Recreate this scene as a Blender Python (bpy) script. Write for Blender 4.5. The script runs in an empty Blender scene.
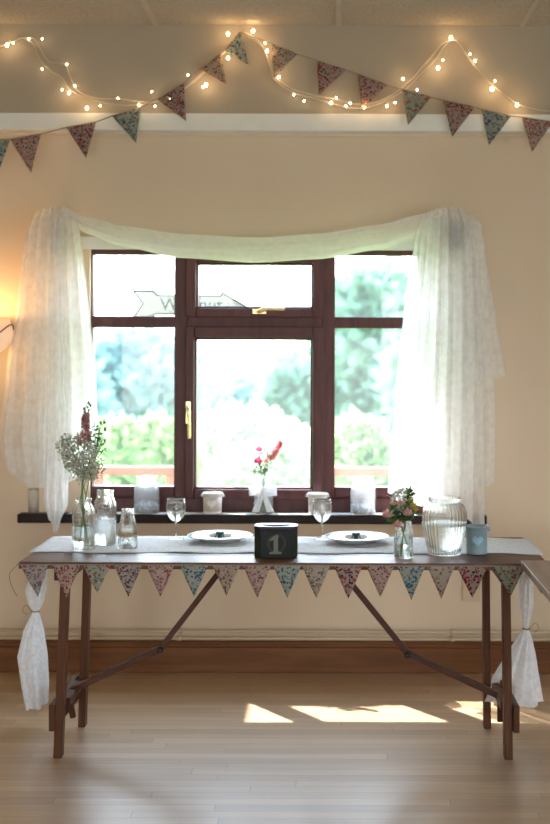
import bpy, bmesh, math, random
from mathutils import Vector, Matrix
random.seed(11)
PI = math.pi
sc = bpy.context.scene
COL = sc.collection
F = 1300.0           # focal length in pixels of the 550x824 frame
H = 1.548            # eye height
VX, VY = 336.0, 348.0
ROLL = math.radians(0.2)
cR, sR = math.cos(ROLL), math.sin(ROLL)
TZ = 0.74            # table top height
YW = 6.21            # inner face of the window wall


def P(px, py, Y):
    dx, dv = px - VX, py - VY
    x = dx * cR + dv * sR
    v = -dx * sR + dv * cR
    return Vector((x * Y / F, Y, H - v * Y / F))


# ------------------------------------------------------------------ materials
def new_mat(name):
    m = bpy.data.materials.new(name)
    m.use_nodes = True
    nt = m.node_tree
    nt.nodes.clear()
    out = nt.nodes.new('ShaderNodeOutputMaterial')
    return m, nt, out


def N(nt, typ, **kw):
    n = nt.nodes.new('ShaderNode' + typ)
    for k, v in kw.items():
        if k.startswith('_'):
            setattr(n, k[1:], v)
        else:
            n.inputs[k.replace('_', ' ')].default_value = v
    return n


def rgba(c):
    return (c[0], c[1], c[2], 1.0)


def ramp(nt, stops, interp='LINEAR'):
    r = nt.nodes.new('ShaderNodeValToRGB')
    r.color_ramp.interpolation = interp
    el = r.color_ramp.elements
    while len(el) > 1:
        el.remove(el[-1])
    el[0].position, el[0].color = stops[0][0], rgba(stops[0][1])
    for p, c in stops[1:]:
        e = el.new(p)
        e.color = rgba(c)
    return r


def coords(nt, scale=(1, 1, 1), kind='Object', rot=(0, 0, 0)):
    tc = nt.nodes.new('ShaderNodeTexCoord')
    mp = nt.nodes.new('ShaderNodeMapping')
    mp.inputs['Scale'].default_value = scale
    mp.inputs['Rotation'].default_value = rot
    nt.links.new(tc.outputs[kind], mp.inputs['Vector'])
    return mp


def simple(name, col, rough=0.6, metal=0.0, var=0.06, scale=12.0, bump=0.0, bscale=None, spec=0.5):
    m, nt, out = new_mat(name)
    b = N(nt, 'BsdfPrincipled', Roughness=rough, Metallic=metal)
    b.inputs['Specular IOR Level'].default_value = spec
    mp = coords(nt)
    no = N(nt, 'TexNoise', Scale=scale, Detail=4.0)
    nt.links.new(mp.outputs[0], no.inputs['Vector'])
    lo = [max(0, c * (1 - var)) for c in col]
    hi = [min(1, c * (1 + var)) for c in col]
    r = ramp(nt, [(0.3, lo), (0.7, hi)])
    nt.links.new(no.outputs['Fac'], r.inputs['Fac'])
    nt.links.new(r.outputs['Color'], b.inputs['Base Color'])
    if bump:
        n2 = N(nt, 'TexNoise', Scale=bscale or scale * 5, Detail=3.0)
        nt.links.new(mp.outputs[0], n2.inputs['Vector'])
        bp = N(nt, 'Bump', Strength=bump, Distance=0.01)
        nt.links.new(n2.outputs['Fac'], bp.inputs['Height'])
        nt.links.new(bp.outputs[0], b.inputs['Normal'])
    nt.links.new(b.outputs[0], out.inputs['Surface'])
    return m


def wood(name, dark, mid, light, axis='X', rough=0.4, grain=30.0, stretch=12.0, spec=0.5, bump=0.1):
    m, nt, out = new_mat(name)
    b = N(nt, 'BsdfPrincipled', Roughness=rough)
    b.inputs['Specular IOR Level'].default_value = spec
    s = [grain] * 3
    s['XYZ'.index(axis)] = grain / stretch
    mp = coords(nt, s)
    n1 = N(nt, 'TexNoise', Scale=1.0, Detail=6.0, Roughness=0.65, Distortion=0.6)
    nt.links.new(mp.outputs[0], n1.inputs['Vector'])
    r = ramp(nt, [(0.25, dark), (0.5, mid), (0.75, light)])
    nt.links.new(n1.outputs['Fac'], r.inputs['Fac'])
    nt.links.new(r.outputs['Color'], b.inputs['Base Color'])
    bp = N(nt, 'Bump', Strength=bump, Distance=0.004)
    nt.links.new(n1.outputs['Fac'], bp.inputs['Height'])
    nt.links.new(bp.outputs[0], b.inputs['Normal'])
    nt.links.new(b.outputs[0], out.inputs['Surface'])
    return m


def thin_glass(name, tint=(0.97, 0.985, 0.98), refl=0.5, rough=0.02, veil=0.0):
    m, nt, out = new_mat(name)
    t = N(nt, 'BsdfTransparent', Color=rgba(tint))
    g = N(nt, 'BsdfGlossy', Color=(1, 1, 1, 1), Roughness=rough)
    lw = N(nt, 'LayerWeight', Blend=0.5)
    pw = N(nt, 'Math', _operation='POWER')
    pw.inputs[1].default_value = 4.0
    nt.links.new(lw.outputs['Facing'], pw.inputs[0])
    ma = N(nt, 'MapRange')
    ma.inputs['To Min'].default_value = 0.03 * refl
    ma.inputs['To Max'].default_value = 0.8 * refl
    nt.links.new(pw.outputs[0], ma.inputs['Value'])
    mx = N(nt, 'MixShader')
    nt.links.new(ma.outputs[0], mx.inputs['Fac'])
    du = N(nt, 'BsdfTranslucent', Color=(0.95, 0.98, 1.0, 1))  # veiling glare put into the pane as a translucent share
    md_ = N(nt, 'MixShader', Fac=veil)
    nt.links.new(t.outputs[0], md_.inputs[1])
    nt.links.new(du.outputs[0], md_.inputs[2])
    nt.links.new(md_.outputs[0], mx.inputs[1])
    nt.links.new(g.outputs[0], mx.inputs[2])
    nt.links.new(mx.outputs[0], out.inputs['Surface'])
    return m


def vessel_glass(name, tint=(0.99, 1.0, 0.995), clear=0.45, rough=0.0, ior=1.45, milky=0.0):
    m, nt, out = new_mat(name)
    b = N(nt, 'BsdfGlass', Color=rgba(tint), Roughness=rough, IOR=ior)
    t = N(nt, 'BsdfTransparent', Color=rgba(tint))
    mx = N(nt, 'MixShader', Fac=clear)
    nt.links.new(b.outputs[0], mx.inputs[1])
    nt.links.new(t.outputs[0], mx.inputs[2])
    if milky:
        tr = N(nt, 'BsdfTranslucent', Color=(.96, .97, .98, 1))
        df = N(nt, 'BsdfDiffuse', Color=(.93, .94, .95, 1))
        ma, mb_ = N(nt, 'MixShader', Fac=.4), N(nt, 'MixShader', Fac=milky)
        nt.links.new(tr.outputs[0], ma.inputs[1])
        nt.links.new(df.outputs[0], ma.inputs[2])
        nt.links.new(mx.outputs[0], mb_.inputs[1])
        nt.links.new(ma.outputs[0], mb_.inputs[2])
        mx = mb_
    nt.links.new(mx.outputs[0], out.inputs['Surface'])
    return m


def sheer(name, col=(0.9, 0.89, 0.87), fac=0.6, lace=0.25, scale=14.0, transl=0.5):
    m, nt, out = new_mat(name)
    d = N(nt, 'BsdfDiffuse', Color=rgba(col))
    tl = N(nt, 'BsdfTranslucent', Color=rgba(col))
    t = N(nt, 'BsdfTransparent', Color=(1, 1, 1, 1))
    mp = coords(nt)
    v = N(nt, 'TexVoronoi', Scale=scale)
    v.feature = 'SMOOTH_F1'
    n1 = N(nt, 'TexNoise', Scale=scale * 2.2, Detail=3.0)
    nt.links.new(mp.outputs[0], v.inputs['Vector'])
    nt.links.new(mp.outputs[0], n1.inputs['Vector'])
    ad = N(nt, 'Math', _operation='MULTIPLY')
    nt.links.new(v.outputs['Distance'], ad.inputs[0])
    nt.links.new(n1.outputs['Fac'], ad.inputs[1])
    mr = N(nt, 'MapRange')
    mr.inputs['From Min'].default_value = 0.1
    mr.inputs['From Max'].default_value = 0.4
    mr.inputs['To Min'].default_value = min(1, fac + lace / 2)
    mr.inputs['To Max'].default_value = fac - lace / 2
    nt.links.new(ad.outputs[0], mr.inputs['Value'])
    m1 = N(nt, 'MixShader', Fac=transl)
    nt.links.new(d.outputs[0], m1.inputs[1])
    nt.links.new(tl.outputs[0], m1.inputs[2])
    m2 = N(nt, 'MixShader')
    nt.links.new(mr.outputs[0], m2.inputs['Fac'])
    nt.links.new(t.outputs[0], m2.inputs[1])
    nt.links.new(m1.outputs[0], m2.inputs[2])
    nt.links.new(m2.outputs[0], out.inputs['Surface'])
    return m


def floral(name, base, spots, scale=95.0, seed=0.0, amount=0.5):
    m, nt, out = new_mat(name)
    mp = coords(nt)
    mp.inputs['Location'].default_value = (seed, seed * 0.7, seed * 1.3)
    nz = N(nt, 'TexNoise', Scale=60.0, Detail=2.0)
    nt.links.new(mp.outputs[0], nz.inputs['Vector'])
    mixv = N(nt, 'Mix', _data_type='VECTOR')
    mixv.inputs['Factor'].default_value = 0.02
    nt.links.new(mp.outputs[0], mixv.inputs[4])
    nt.links.new(nz.outputs['Color'], mixv.inputs[5])
    v = N(nt, 'TexVoronoi', Scale=scale, Randomness=1.0)
    nt.links.new(mixv.outputs[1], v.inputs['Vector'])
    sx = N(nt, 'SeparateColor')
    nt.links.new(v.outputs['Color'], sx.inputs[0])
    st = [(0.0, base)]
    p0 = 1 - amount
    for i, c in enumerate(spots):
        st.append((p0 + amount * i / len(spots), c))
    r = ramp(nt, st, 'CONSTANT')
    nt.links.new(sx.outputs[0], r.inputs['Fac'])
    # keep the flower spots round: only near the cell centre
    lt = N(nt, 'Math', _operation='LESS_THAN')
    lt.inputs[1].default_value = 0.52
    nt.links.new(v.outputs['Distance'], lt.inputs[0])
    mx = N(nt, 'Mix', _data_type='RGBA')
    mx.inputs[6].default_value = rgba(base)
    nt.links.new(lt.outputs[0], mx.inputs['Factor'])
    nt.links.new(r.outputs['Color'], mx.inputs[7])
    d = N(nt, 'BsdfDiffuse')
    tl = N(nt, 'BsdfTranslucent')
    nt.links.new(mx.outputs[2], d.inputs['Color'])
    nt.links.new(mx.outputs[2], tl.inputs['Color'])
    ms = N(nt, 'MixShader', Fac=0.3)
    nt.links.new(d.outputs[0], ms.inputs[1])
    nt.links.new(tl.outputs[0], ms.inputs[2])
    nt.links.new(ms.outputs[0], out.inputs['Surface'])
    return m


def leafy(name, c1, c2, scale=3.0, transl=0.45):
    m, nt, out = new_mat(name)
    mp = coords(nt)
    no = N(nt, 'TexNoise', Scale=scale, Detail=3.0)
    nt.links.new(mp.outputs[0], no.inputs['Vector'])
    r = ramp(nt, [(0.35, c1), (0.65, c2)])
    nt.links.new(no.outputs['Fac'], r.inputs['Fac'])
    d = N(nt, 'BsdfDiffuse')
    tl = N(nt, 'BsdfTranslucent')
    nt.links.new(r.outputs['Color'], d.inputs['Color'])
    nt.links.new(r.outputs['Color'], tl.inputs['Color'])
    ms = N(nt, 'MixShader', Fac=transl)
    nt.links.new(d.outputs[0], ms.inputs[1])
    nt.links.new(tl.outputs[0], ms.inputs[2])
    nt.links.new(ms.outputs[0], out.inputs['Surface'])
    return m


def glow(name, col, strength):
    m, nt, out = new_mat(name)
    e = N(nt, 'Emission', Color=rgba(col), Strength=strength)
    nt.links.new(e.outputs[0], out.inputs['Surface'])
    return m


def floor_mat():
    m, nt, out = new_mat('oak_strip_floor')
    b = N(nt, 'BsdfPrincipled')
    mp = coords(nt)
    br = N(nt, 'TexBrick', Scale=1.0)
    br.offset = 0.0
    br.inputs['Brick Width'].default_value = 1.35
    br.inputs['Row Height'].default_value = 0.062
    br.inputs['Mortar Size'].default_value = 0.0012
    br.inputs['Mortar Smooth'].default_value = 0.3
    br.inputs['Color1'].default_value = (0.0, 0.0, 0.0, 1)
    br.inputs['Color2'].default_value = (1.0, 1.0, 1.0, 1)
    br.inputs['Mortar'].default_value = (0.5, 0.5, 0.5, 1)
    sp_ = N(nt, 'SeparateXYZ')
    nt.links.new(mp.outputs[0], sp_.inputs[0])
    dv = N(nt, 'Math', _operation='DIVIDE')
    dv.inputs[1].default_value = 0.062
    nt.links.new(sp_.outputs['Y'], dv.inputs[0])
    fr = N(nt, 'Math', _operation='FLOOR')
    nt.links.new(dv.outputs[0], fr.inputs[0])
    wn_ = N(nt, 'TexWhiteNoise', _noise_dimensions='1D')
    nt.links.new(fr.outputs[0], wn_.inputs['W'])
    ml = N(nt, 'Math', _operation='MULTIPLY_ADD')
    ml.inputs[1].default_value = 7.3
    nt.links.new(wn_.outputs['Value'], ml.inputs[0])
    nt.links.new(sp_.outputs['X'], ml.inputs[2])
    cx = N(nt, 'CombineXYZ')
    nt.links.new(ml.outputs[0], cx.inputs['X'])
    nt.links.new(sp_.outputs['Y'], cx.inputs['Y'])
    nt.links.new(cx.outputs[0], br.inputs['Vector'])
    r = ramp(nt, [(0.0, (0.46, 0.30, 0.17)), (0.5, (0.57, 0.385, 0.225)), (1.0, (0.66, 0.465, 0.29))])
    nt.links.new(br.outputs['Color'], r.inputs['Fac'])
    mp2 = coords(nt, (2.2, 40, 40))
    no = N(nt, 'TexNoise', Scale=1.0, Detail=6.0, Roughness=0.6, Distortion=0.4)
    nt.links.new(mp2.outputs[0], no.inputs['Vector'])
    r2 = ramp(nt, [(0.3, (0.8, 0.77, 0.74)), (0.7, (1.05, 1.05, 1.05))])
    nt.links.new(no.outputs['Fac'], r2.inputs['Fac'])
    mu = N(nt, 'Mix', _data_type='RGBA', _blend_type='MULTIPLY')
    mu.inputs['Factor'].default_value = 1.0
    nt.links.new(r.outputs['Color'], mu.inputs[6])
    nt.links.new(r2.outputs['Color'], mu.inputs[7])
    mu2 = N(nt, 'Mix', _data_type='RGBA')
    mu2.inputs[7].default_value = (0.16, 0.10, 0.055, 1)
    nt.links.new(br.outputs['Fac'], mu2.inputs['Factor'])
    nt.links.new(mu.outputs[2], mu2.inputs[6])
    nt.links.new(mu2.outputs[2], b.inputs['Base Color'])
    n3 = N(nt, 'TexNoise', Scale=2.5, Detail=4.0)
    nt.links.new(mp.outputs[0], n3.inputs['Vector'])
    mr = N(nt, 'MapRange')
    mr.inputs['To Min'].default_value = 0.27
    mr.inputs['To Max'].default_value = 0.47
    nt.links.new(n3.outputs['Fac'], mr.inputs['Value'])
    nt.links.new(mr.outputs[0], b.inputs['Roughness'])
    b.inputs['Specular IOR Level'].default_value = 0.6
    b.inputs['Coat Weight'].default_value = 1.0
    b.inputs['Coat IOR'].default_value = 1.6
    b.inputs['Coat Roughness'].default_value = 0.30
    bp = N(nt, 'Bump', Strength=0.25, Distance=0.002)
    bp.invert = True
    nt.links.new(br.outputs['Fac'], bp.inputs['Height'])
    nt.links.new(bp.outputs[0], b.inputs['Normal'])
    nt.links.new(b.outputs[0], out.inputs['Surface'])
    return m


def tabletop_mat(name):
    m, nt, out = new_mat(name)
    b = N(nt, 'BsdfPrincipled', Roughness=0.48)
    b.inputs['Specular IOR Level'].default_value = 0.35
    mp = coords(nt, (2.5, 45, 45))
    no = N(nt, 'TexNoise', Scale=1.0, Detail=7.0, Roughness=0.7, Distortion=0.5)
    nt.links.new(mp.outputs[0], no.inputs['Vector'])
    r = ramp(nt, [(0.25, (0.06, 0.024, 0.012)), (0.5, (0.13, 0.056, 0.029)), (0.78, (0.23, 0.115, 0.067))])
    nt.links.new(no.outputs['Fac'], r.inputs['Fac'])
    mp2 = coords(nt, (5, 9, 9))
    n2 = N(nt, 'TexNoise', Scale=1.0, Detail=5.0, Roughness=0.7)
    nt.links.new(mp2.outputs[0], n2.inputs['Vector'])
    r2 = ramp(nt, [(0.3, (0.62, 0.55, 0.52)), (0.65, (1.1, 1.1, 1.1))])
    nt.links.new(n2.outputs['Fac'], r2.inputs['Fac'])
    mu = N(nt, 'Mix', _data_type='RGBA', _blend_type='MULTIPLY')
    mu.inputs['Factor'].default_value = 1.0
    nt.links.new(r.outputs['Color'], mu.inputs[6])
    nt.links.new(r2.outputs['Color'], mu.inputs[7])
    nt.links.new(mu.outputs[2], b.inputs['Base Color'])
    bp = N(nt, 'Bump', Strength=0.2, Distance=0.003)
    nt.links.new(no.outputs['Fac'], bp.inputs['Height'])
    nt.links.new(bp.outputs[0], b.inputs['Normal'])
    nt.links.new(b.outputs[0], out.inputs['Surface'])
    return m


M = {}
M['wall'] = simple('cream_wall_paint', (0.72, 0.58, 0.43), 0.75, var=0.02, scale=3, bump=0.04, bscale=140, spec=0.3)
M['wall_up'] = simple('greyer_bulkhead_tone', (0.43, 0.365, 0.285), 0.8, var=0.02, scale=3, bump=0.04, bscale=140, spec=0.2)  # bulkhead is greyer and darker than the cream wall
M['white_paint'] = simple('white_gloss_paint', (0.80, 0.80, 0.76), 0.4, var=0.02)
M['ceiling'] = simple('mineral_fibre_tile', (0.47, 0.43, 0.37), 0.9, var=0.16, scale=85, bump=0.6, bscale=130, spec=0.1)
M['grid'] = simple('ceiling_grid_metal', (0.50, 0.46, 0.40), 0.5)
M['floor'] = floor_mat()
M['mahogany'] = wood('mahogany_frame', (0.062, 0.018, 0.019), (0.095, 0.028, 0.028), (0.135, 0.042, 0.039), 'Z', 0.4, 25, 10, bump=0.04, spec=0.3)
M['sill'] = wood('dark_sill_wood', (0.012, 0.007, 0.007), (0.02, 0.011, 0.010), (0.03, 0.017, 0.015), 'X', 0.45, 25, 14, bump=0.04, spec=0.2)
M['skirt'] = wood('orange_pine', (0.12, 0.042, 0.013), (0.19, 0.072, 0.024), (0.26, 0.11, 0.04), 'X', 0.45, 22, 16, bump=0.05, spec=0.25)
M['table'] = tabletop_mat('worn_trestle_planks')
M['leg'] = wood('trestle_leg_wood', (0.06, 0.022, 0.010), (0.105, 0.040, 0.019), (0.17, 0.072, 0.036), 'Z', 0.5, 30, 14, spec=0.2)
M['brace'] = wood('dark_brace_wood', (0.055, 0.022, 0.014), (0.09, 0.036, 0.024), (0.12, 0.048, 0.030), 'X', 0.5, 30, 10, spec=0.2)
M['table2'] = wood('grey_brown_plank', (0.16, 0.10, 0.075), (0.24, 0.155, 0.12), (0.34, 0.24, 0.19), 'Y', 0.35, 30, 14)
M['pipe'] = simple('cream_pipe_paint', (0.60, 0.47, 0.31), 0.4, var=0.03)
M['plastic'] = simple('white_plastic', (0.78, 0.74, 0.66), 0.4, var=0.02)
M['pane'] = thin_glass('window_pane_glass', (0.985, 0.995, 0.99), 0.5, 0.0, 0.02)
M['glass'] = vessel_glass('clear_vessel_glass')
M['goblet'] = vessel_glass('wine_glass_crystal', (0.99, 1, 1), 0.25)
M['frost'] = vessel_glass('whitish_jar_glass', (0.98, 0.99, 0.99), 0.45, 0.02, 1.45, 0.11)
M['water'] = vessel_glass('clear_water', (0.97, 0.99, 0.99), 0.3, 0.0, 1.33)
M['gold'] = simple('brass', (0.80, 0.62, 0.32), 0.25, 1.0, var=0.03)
M['steel'] = simple('grey_metal', (0.45, 0.45, 0.46), 0.35, 0.9)
M['iron'] = simple('dark_iron', (0.05, 0.045, 0.04), 0.5, 0.5)
M['sheer'] = sheer('white_sheer_voile', (0.95, 0.95, 0.95), 0.68, 0.10, 34, 0.5)
M['swag'] = sheer('white_swag_voile', (0.96, 0.945, 0.92), 0.90, 0.06, 34, 0.5)
M['lace'] = sheer('white_lace', (0.96, 0.97, 0.99), 0.92, 0.16, 60, 0.35)
M['knot'] = sheer('grey_lace_knot', (0.16, 0.16, 0.17), 0.85, 0.25, 40, 0.2)
M['twine'] = simple('jute_twine', (0.42, 0.29, 0.16), 0.9, var=0.2, scale=200)
M['ceramic'] = simple('white_ceramic', (0.50, 0.50, 0.51), 0.2, var=0.01)
M['bucket'] = simple('white_enamel', (0.82, 0.81, 0.79), 0.35, var=0.03)
M['heart'] = simple('pale_grey_heart', (0.90, 0.90, 0.89), 0.5, var=0.02)
M['pot_grey'] = simple('pinkish_white_band', (0.66, 0.60, 0.58), 0.5, var=0.05)
M['blue_tin'] = simple('pale_blue_tin', (0.25, 0.33, 0.37), 0.35, var=0.08, scale=25)
M['blue_heart'] = simple('sky_blue_heart', (0.27, 0.45, 0.54), 0.45, var=0.03)
M['tin'] = simple('black_green_tin', (0.006, 0.012, 0.010), 0.45, var=0.3, scale=30, spec=0.2)
M['tin_side'] = simple('olive_tin_edge', (0.022, 0.028, 0.018), 0.45, var=0.25, scale=30, spec=0.2)
M['tin_lid'] = simple('plum_tin_lid', (0.045, 0.022, 0.042), 0.4, var=0.1, spec=0.3)
M['tin_slot'] = simple('dark_plum_slot', (0.03, 0.012, 0.045), 0.4)
M['chalk'] = simple('grey_chalk', (0.16, 0.16, 0.14), 0.8, var=0.15, scale=80)
M['tin_leaf'] = simple('dim_bronze_leaf', (0.035, 0.022, 0.018), 0.6, var=0.3, scale=60)
M['ribbon'] = simple('dark_teal_ribbon', (0.03, 0.09, 0.10), 0.4, var=0.2)
M['wax'] = simple('white_wax', (0.82, 0.80, 0.75), 0.5, var=0.02)
M['alu'] = simple('tealight_cup', (0.6, 0.6, 0.6), 0.3, 0.9)
M['stem'] = simple('green_stem', (0.10, 0.19, 0.05), 0.6, var=0.2)
M['leaf'] = leafy('dark_green_leaf', (0.07, 0.14, 0.045), (0.14, 0.23, 0.08), 60, 0.35)
M['sage'] = leafy('sage_leaf', (0.22, 0.28, 0.15), (0.32, 0.36, 0.22), 60, 0.35)
M['breath'] = leafy('cream_white_floret', (0.42, 0.44, 0.33), (0.66, 0.66, 0.56), 60, 0.3)
M['larkspur'] = leafy('dusky_pink_floret', (0.46, 0.22, 0.22), (0.62, 0.38, 0.36), 60, 0.3)
M['hot_pink'] = leafy('hot_pink_petal', (0.72, 0.08, 0.22), (0.85, 0.22, 0.36), 60, 0.45)
M['pale_pink'] = leafy('pale_pink_petal', (0.75, 0.26, 0.30), (0.85, 0.42, 0.42), 60, 0.45)
M['rose'] = leafy('blush_rose_petal', (0.58, 0.29, 0.27), (0.80, 0.54, 0.50), 60, 0.35)
M['yellow'] = leafy('mustard_petal', (0.42, 0.30, 0.05), (0.58, 0.44, 0.10), 60, 0.35)
M['cable'] = simple('clear_cable', (0.58, 0.50, 0.40), 0.4)
M['bulb'] = glow('warm_bulb_glow', (1.0, 0.74, 0.42), 9.0)
M['bulb_cap'] = simple('clear_bulb_holder', (0.55, 0.48, 0.38), 0.4)
M['shade'] = None
M['rail'] = wood('red_brown_deck_rail', (0.14, 0.045, 0.030), (0.19, 0.065, 0.042), (0.25, 0.09, 0.06), 'X', 0.6, 20, 10, spec=0.2)
M['lawn'] = simple('lawn_grass', (0.16, 0.26, 0.06), 0.9, var=0.3, scale=2, bump=0.5)
M['render_out'] = simple('pale_outside_render', (0.5, 0.47, 0.42), 0.9)
M['bark'] = simple('grey_bark', (0.16, 0.11, 0.08), 0.9, var=0.3, scale=6)
M['sign'] = simple('grey_green_sign_board', (0.32, 0.37, 0.34), 0.6, var=0.03, spec=0.2)
M['sign_edge'] = simple('dark_green_sign_edge', (0.006, 0.016, 0.014), 0.6, spec=0.1)
M['sign_text'] = simple('black_sign_letter', (0.006, 0.007, 0.009), 0.6, spec=0.1)

FL = [
    floral('lilac_grey_floral', (0.374, 0.334, 0.301), [(0.12, 0.10, 0.16), (0.33, 0.09, 0.10), (0.46, 0.42, 0.38), (0.19, 0.15, 0.17)], 118, 1.0, 0.74),
    floral('pink_red_floral', (0.414, 0.317, 0.274), [(0.30, 0.035, 0.06), (0.16, 0.06, 0.09), (0.55, 0.40, 0.32), (0.36, 0.08, 0.08)], 125, 2.0, 0.69),
    floral('mint_red_floral', (0.33, 0.352, 0.287), [(0.42, 0.03, 0.03), (0.10, 0.16, 0.10), (0.42, 0.46, 0.35), (0.30, 0.10, 0.08)], 106, 3.0, 0.59),
    floral('navy_cream_floral', (0.366, 0.317, 0.278), [(0.06, 0.04, 0.09), (0.10, 0.06, 0.07), (0.30, 0.06, 0.08), (0.45, 0.38, 0.33)], 118, 4.0, 0.79),
    floral('teal_navy_floral', (0.374, 0.366, 0.305), [(0.03, 0.10, 0.17), (0.04, 0.18, 0.20), (0.09, 0.09, 0.17), (0.22, 0.34, 0.34)], 112, 5.0, 0.74),
    floral('tan_sprig_floral', (0.406, 0.33, 0.27), [(0.22, 0.08, 0.05), (0.16, 0.11, 0.10), (0.50, 0.39, 0.29)], 125, 6.0, 0.64),
    floral('dark_red_floral', (0.366, 0.295, 0.257), [(0.25, 0.02, 0.04), (0.06, 0.03, 0.05), (0.35, 0.06, 0.07), (0.42, 0.30, 0.25)], 112, 7.0, 0.84),
    floral('cream_sprig_floral', (0.418, 0.361, 0.292), [(0.10, 0.09, 0.13), (0.33, 0.12, 0.10), (0.25, 0.22, 0.14)], 118, 8.0, 0.56),
]
FLN = ['lilac grey floral', 'pink and red floral', 'mint green floral with red flowers', 'navy and cream floral', 'teal and navy floral',
       'tan floral', 'dark red floral', 'cream floral']


# ------------------------------------------------------------------ mesh tools
class MB:
    def __init__(self):
        self.v, self.f, self.s = [], [], []

    def add(self, vs, fs, smooth=False):
        o = len(self.v)
        self.v += [tuple(p) for p in vs]
        self.f += [tuple(i + o for i in f) for f in fs]
        self.s += [smooth] * len(fs)
        return self

    def box(self, x0, x1, y0, y1, z0, z1, mat=None):
        vs = [Vector((x, y, z)) for z in (z0, z1) for y in (y0, y1) for x in (x0, x1)]
        if mat is not None:
            vs = [mat @ p for p in vs]
        return self.add(vs, [(0, 2, 3, 1), (4, 5, 7, 6), (0, 1, 5, 4), (2, 6, 7, 3), (0, 4, 6, 2), (1, 3, 7, 5)])

    def bar(self, a, b, w, t, up=(0, 0, 1)):
        """rectangular bar from a to b, w across (perpendicular to up), t along up"""
        a, b = Vector(a), Vector(b)
        d = (b - a).normalized()
        u = Vector(up)
        sd = d.cross(u)
        if sd.length < 1e-5:
            sd = d.cross(Vector((1, 0, 0)))
        sd.normalize()
        u = sd.cross(d).normalized()
        vs = []
        for p in (a, b):
            for i, j in ((-1, -1), (1, -1), (1, 1), (-1, 1)):
                vs.append(p + sd * (i * w / 2) + u * (j * t / 2))
        return self.add(vs, [(0, 3, 2, 1), (4, 5, 6, 7), (0, 1, 5, 4), (1, 2, 6, 5), (2, 3, 7, 6), (3, 0, 4, 7)])

    def tube(self, pts, r, seg=8, cap=True):
        pts = [Vector(p) for p in pts]
        rs = r if isinstance(r, (list, tuple)) else [r] * len(pts)
        n = len(pts)
        vs, fs = [], []
        prev = None
        for i, p in enumerate(pts):
            d = (pts[min(i + 1, n - 1)] - pts[max(i - 1, 0)])
            d = d.normalized() if d.length > 1e-9 else Vector((0, 0, 1))
            if prev is None:
                a = Vector((0, 0, 1)) if abs(d.z) < 0.9 else Vector((1, 0, 0))
                s = d.cross(a).normalized()
            else:
                s = (prev - d * prev.dot(d))
                s = s.normalized() if s.length > 1e-6 else d.orthogonal().normalized()
            prev = s
            t = d.cross(s)
            for k in range(seg):
                an = 2 * PI * k / seg
                vs.append(p + (s * math.cos(an) + t * math.sin(an)) * rs[i])
        for i in range(n - 1):
            for k in range(seg):
                k2 = (k + 1) % seg
                fs.append((i * seg + k, i * seg + k2, (i + 1) * seg + k2, (i + 1) * seg + k))
        if cap:
            fs.append(tuple(range(seg - 1, -1, -1)))
            fs.append(tuple((n - 1) * seg + k for k in range(seg)))
        return self.add(vs, fs, True)

    def lathe(self, prof, seg=32, c=(0, 0, 0), rib=0.0, nrib=0, twist=0.0):
        vs, fs, rows = [], [], []
        for (r, z) in prof:
            if r < 1e-6:
                rows.append([len(vs)])
                vs.append((c[0], c[1], c[2] + z))
            else:
                row = []
                for k in range(seg):
                    a = 2 * PI * k / seg
                    rr = r + (rib * (0.5 + 0.5 * math.cos(nrib * a)) if rib else 0)
                    row.append(len(vs))
                    vs.append((c[0] + rr * math.cos(a), c[1] + rr * math.sin(a), c[2] + z))
                rows.append(row)
        for A, B in zip(rows, rows[1:]):
            for k in range(seg):
                k2 = (k + 1) % seg
                if len(A) == 1 and len(B) == 1:
                    continue
                if len(A) == 1:
                    fs.append((A[0], B[k2], B[k]))
                elif len(B) == 1:
                    fs.append((A[k], A[k2], B[0]))
                else:
                    fs.append((A[k], A[k2], B[k2], B[k]))
        return self.add(vs, fs, True)

    def ball(self, c, r, seg=10, rings=6):
        rx, ry, rz = r if isinstance(r, (tuple, list)) else (r, r, r)
        vs, fs = [], []
        vs.append((c[0], c[1], c[2] - rz))
        for i in range(1, rings):
            ph = -PI / 2 + PI * i / rings
            for k in range(seg):
                a = 2 * PI * k / seg
                vs.append((c[0] + rx * math.cos(ph) * math.cos(a), c[1] + ry * math.cos(ph) * math.sin(a), c[2] + rz * math.sin(ph)))
        vs.append((c[0], c[1], c[2] + rz))
        for k in range(seg):
            fs.append((0, 1 + (k + 1) % seg, 1 + k))
        for i in range(rings - 2):
            for k in range(seg):
                k2 = (k + 1) % seg
                fs.append((1 + i * seg + k, 1 + i * seg + k2, 1 + (i + 1) * seg + k2, 1 + (i + 1) * seg + k))
        b = 1 + (rings - 2) * seg
        for k in range(seg):
            fs.append((b + k, b + (k + 1) % seg, len(vs) - 1))
        return self.add(vs, fs, True)

    def grid(self, fn, nu, nv, smooth=True):
        vs = [fn(i / nu, j / nv) for j in range(nv + 1) for i in range(nu + 1)]
        fs = [(j * (nu + 1) + i, j * (nu + 1) + i + 1, (j + 1) * (nu + 1) + i + 1, (j + 1) * (nu + 1) + i)
              for j in range(nv) for i in range(nu)]
        return self.add(vs, fs, smooth)

    def prism(self, poly, y0, y1, mat=None):
        """outline in XZ extruded along y"""
        n = len(poly)
        vs = [Vector((x, y0, z)) for x, z in poly] + [Vector((x, y1, z)) for x, z in poly]
        if mat is not None:
            vs = [mat @ p for p in vs]
        fs = [tuple(range(n)), tuple(range(2 * n - 1, n - 1, -1))]
        for i in range(n):
            j = (i + 1) % n
            fs.append((i, i + n, j + n, j))
        return self.add(vs, fs)

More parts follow.
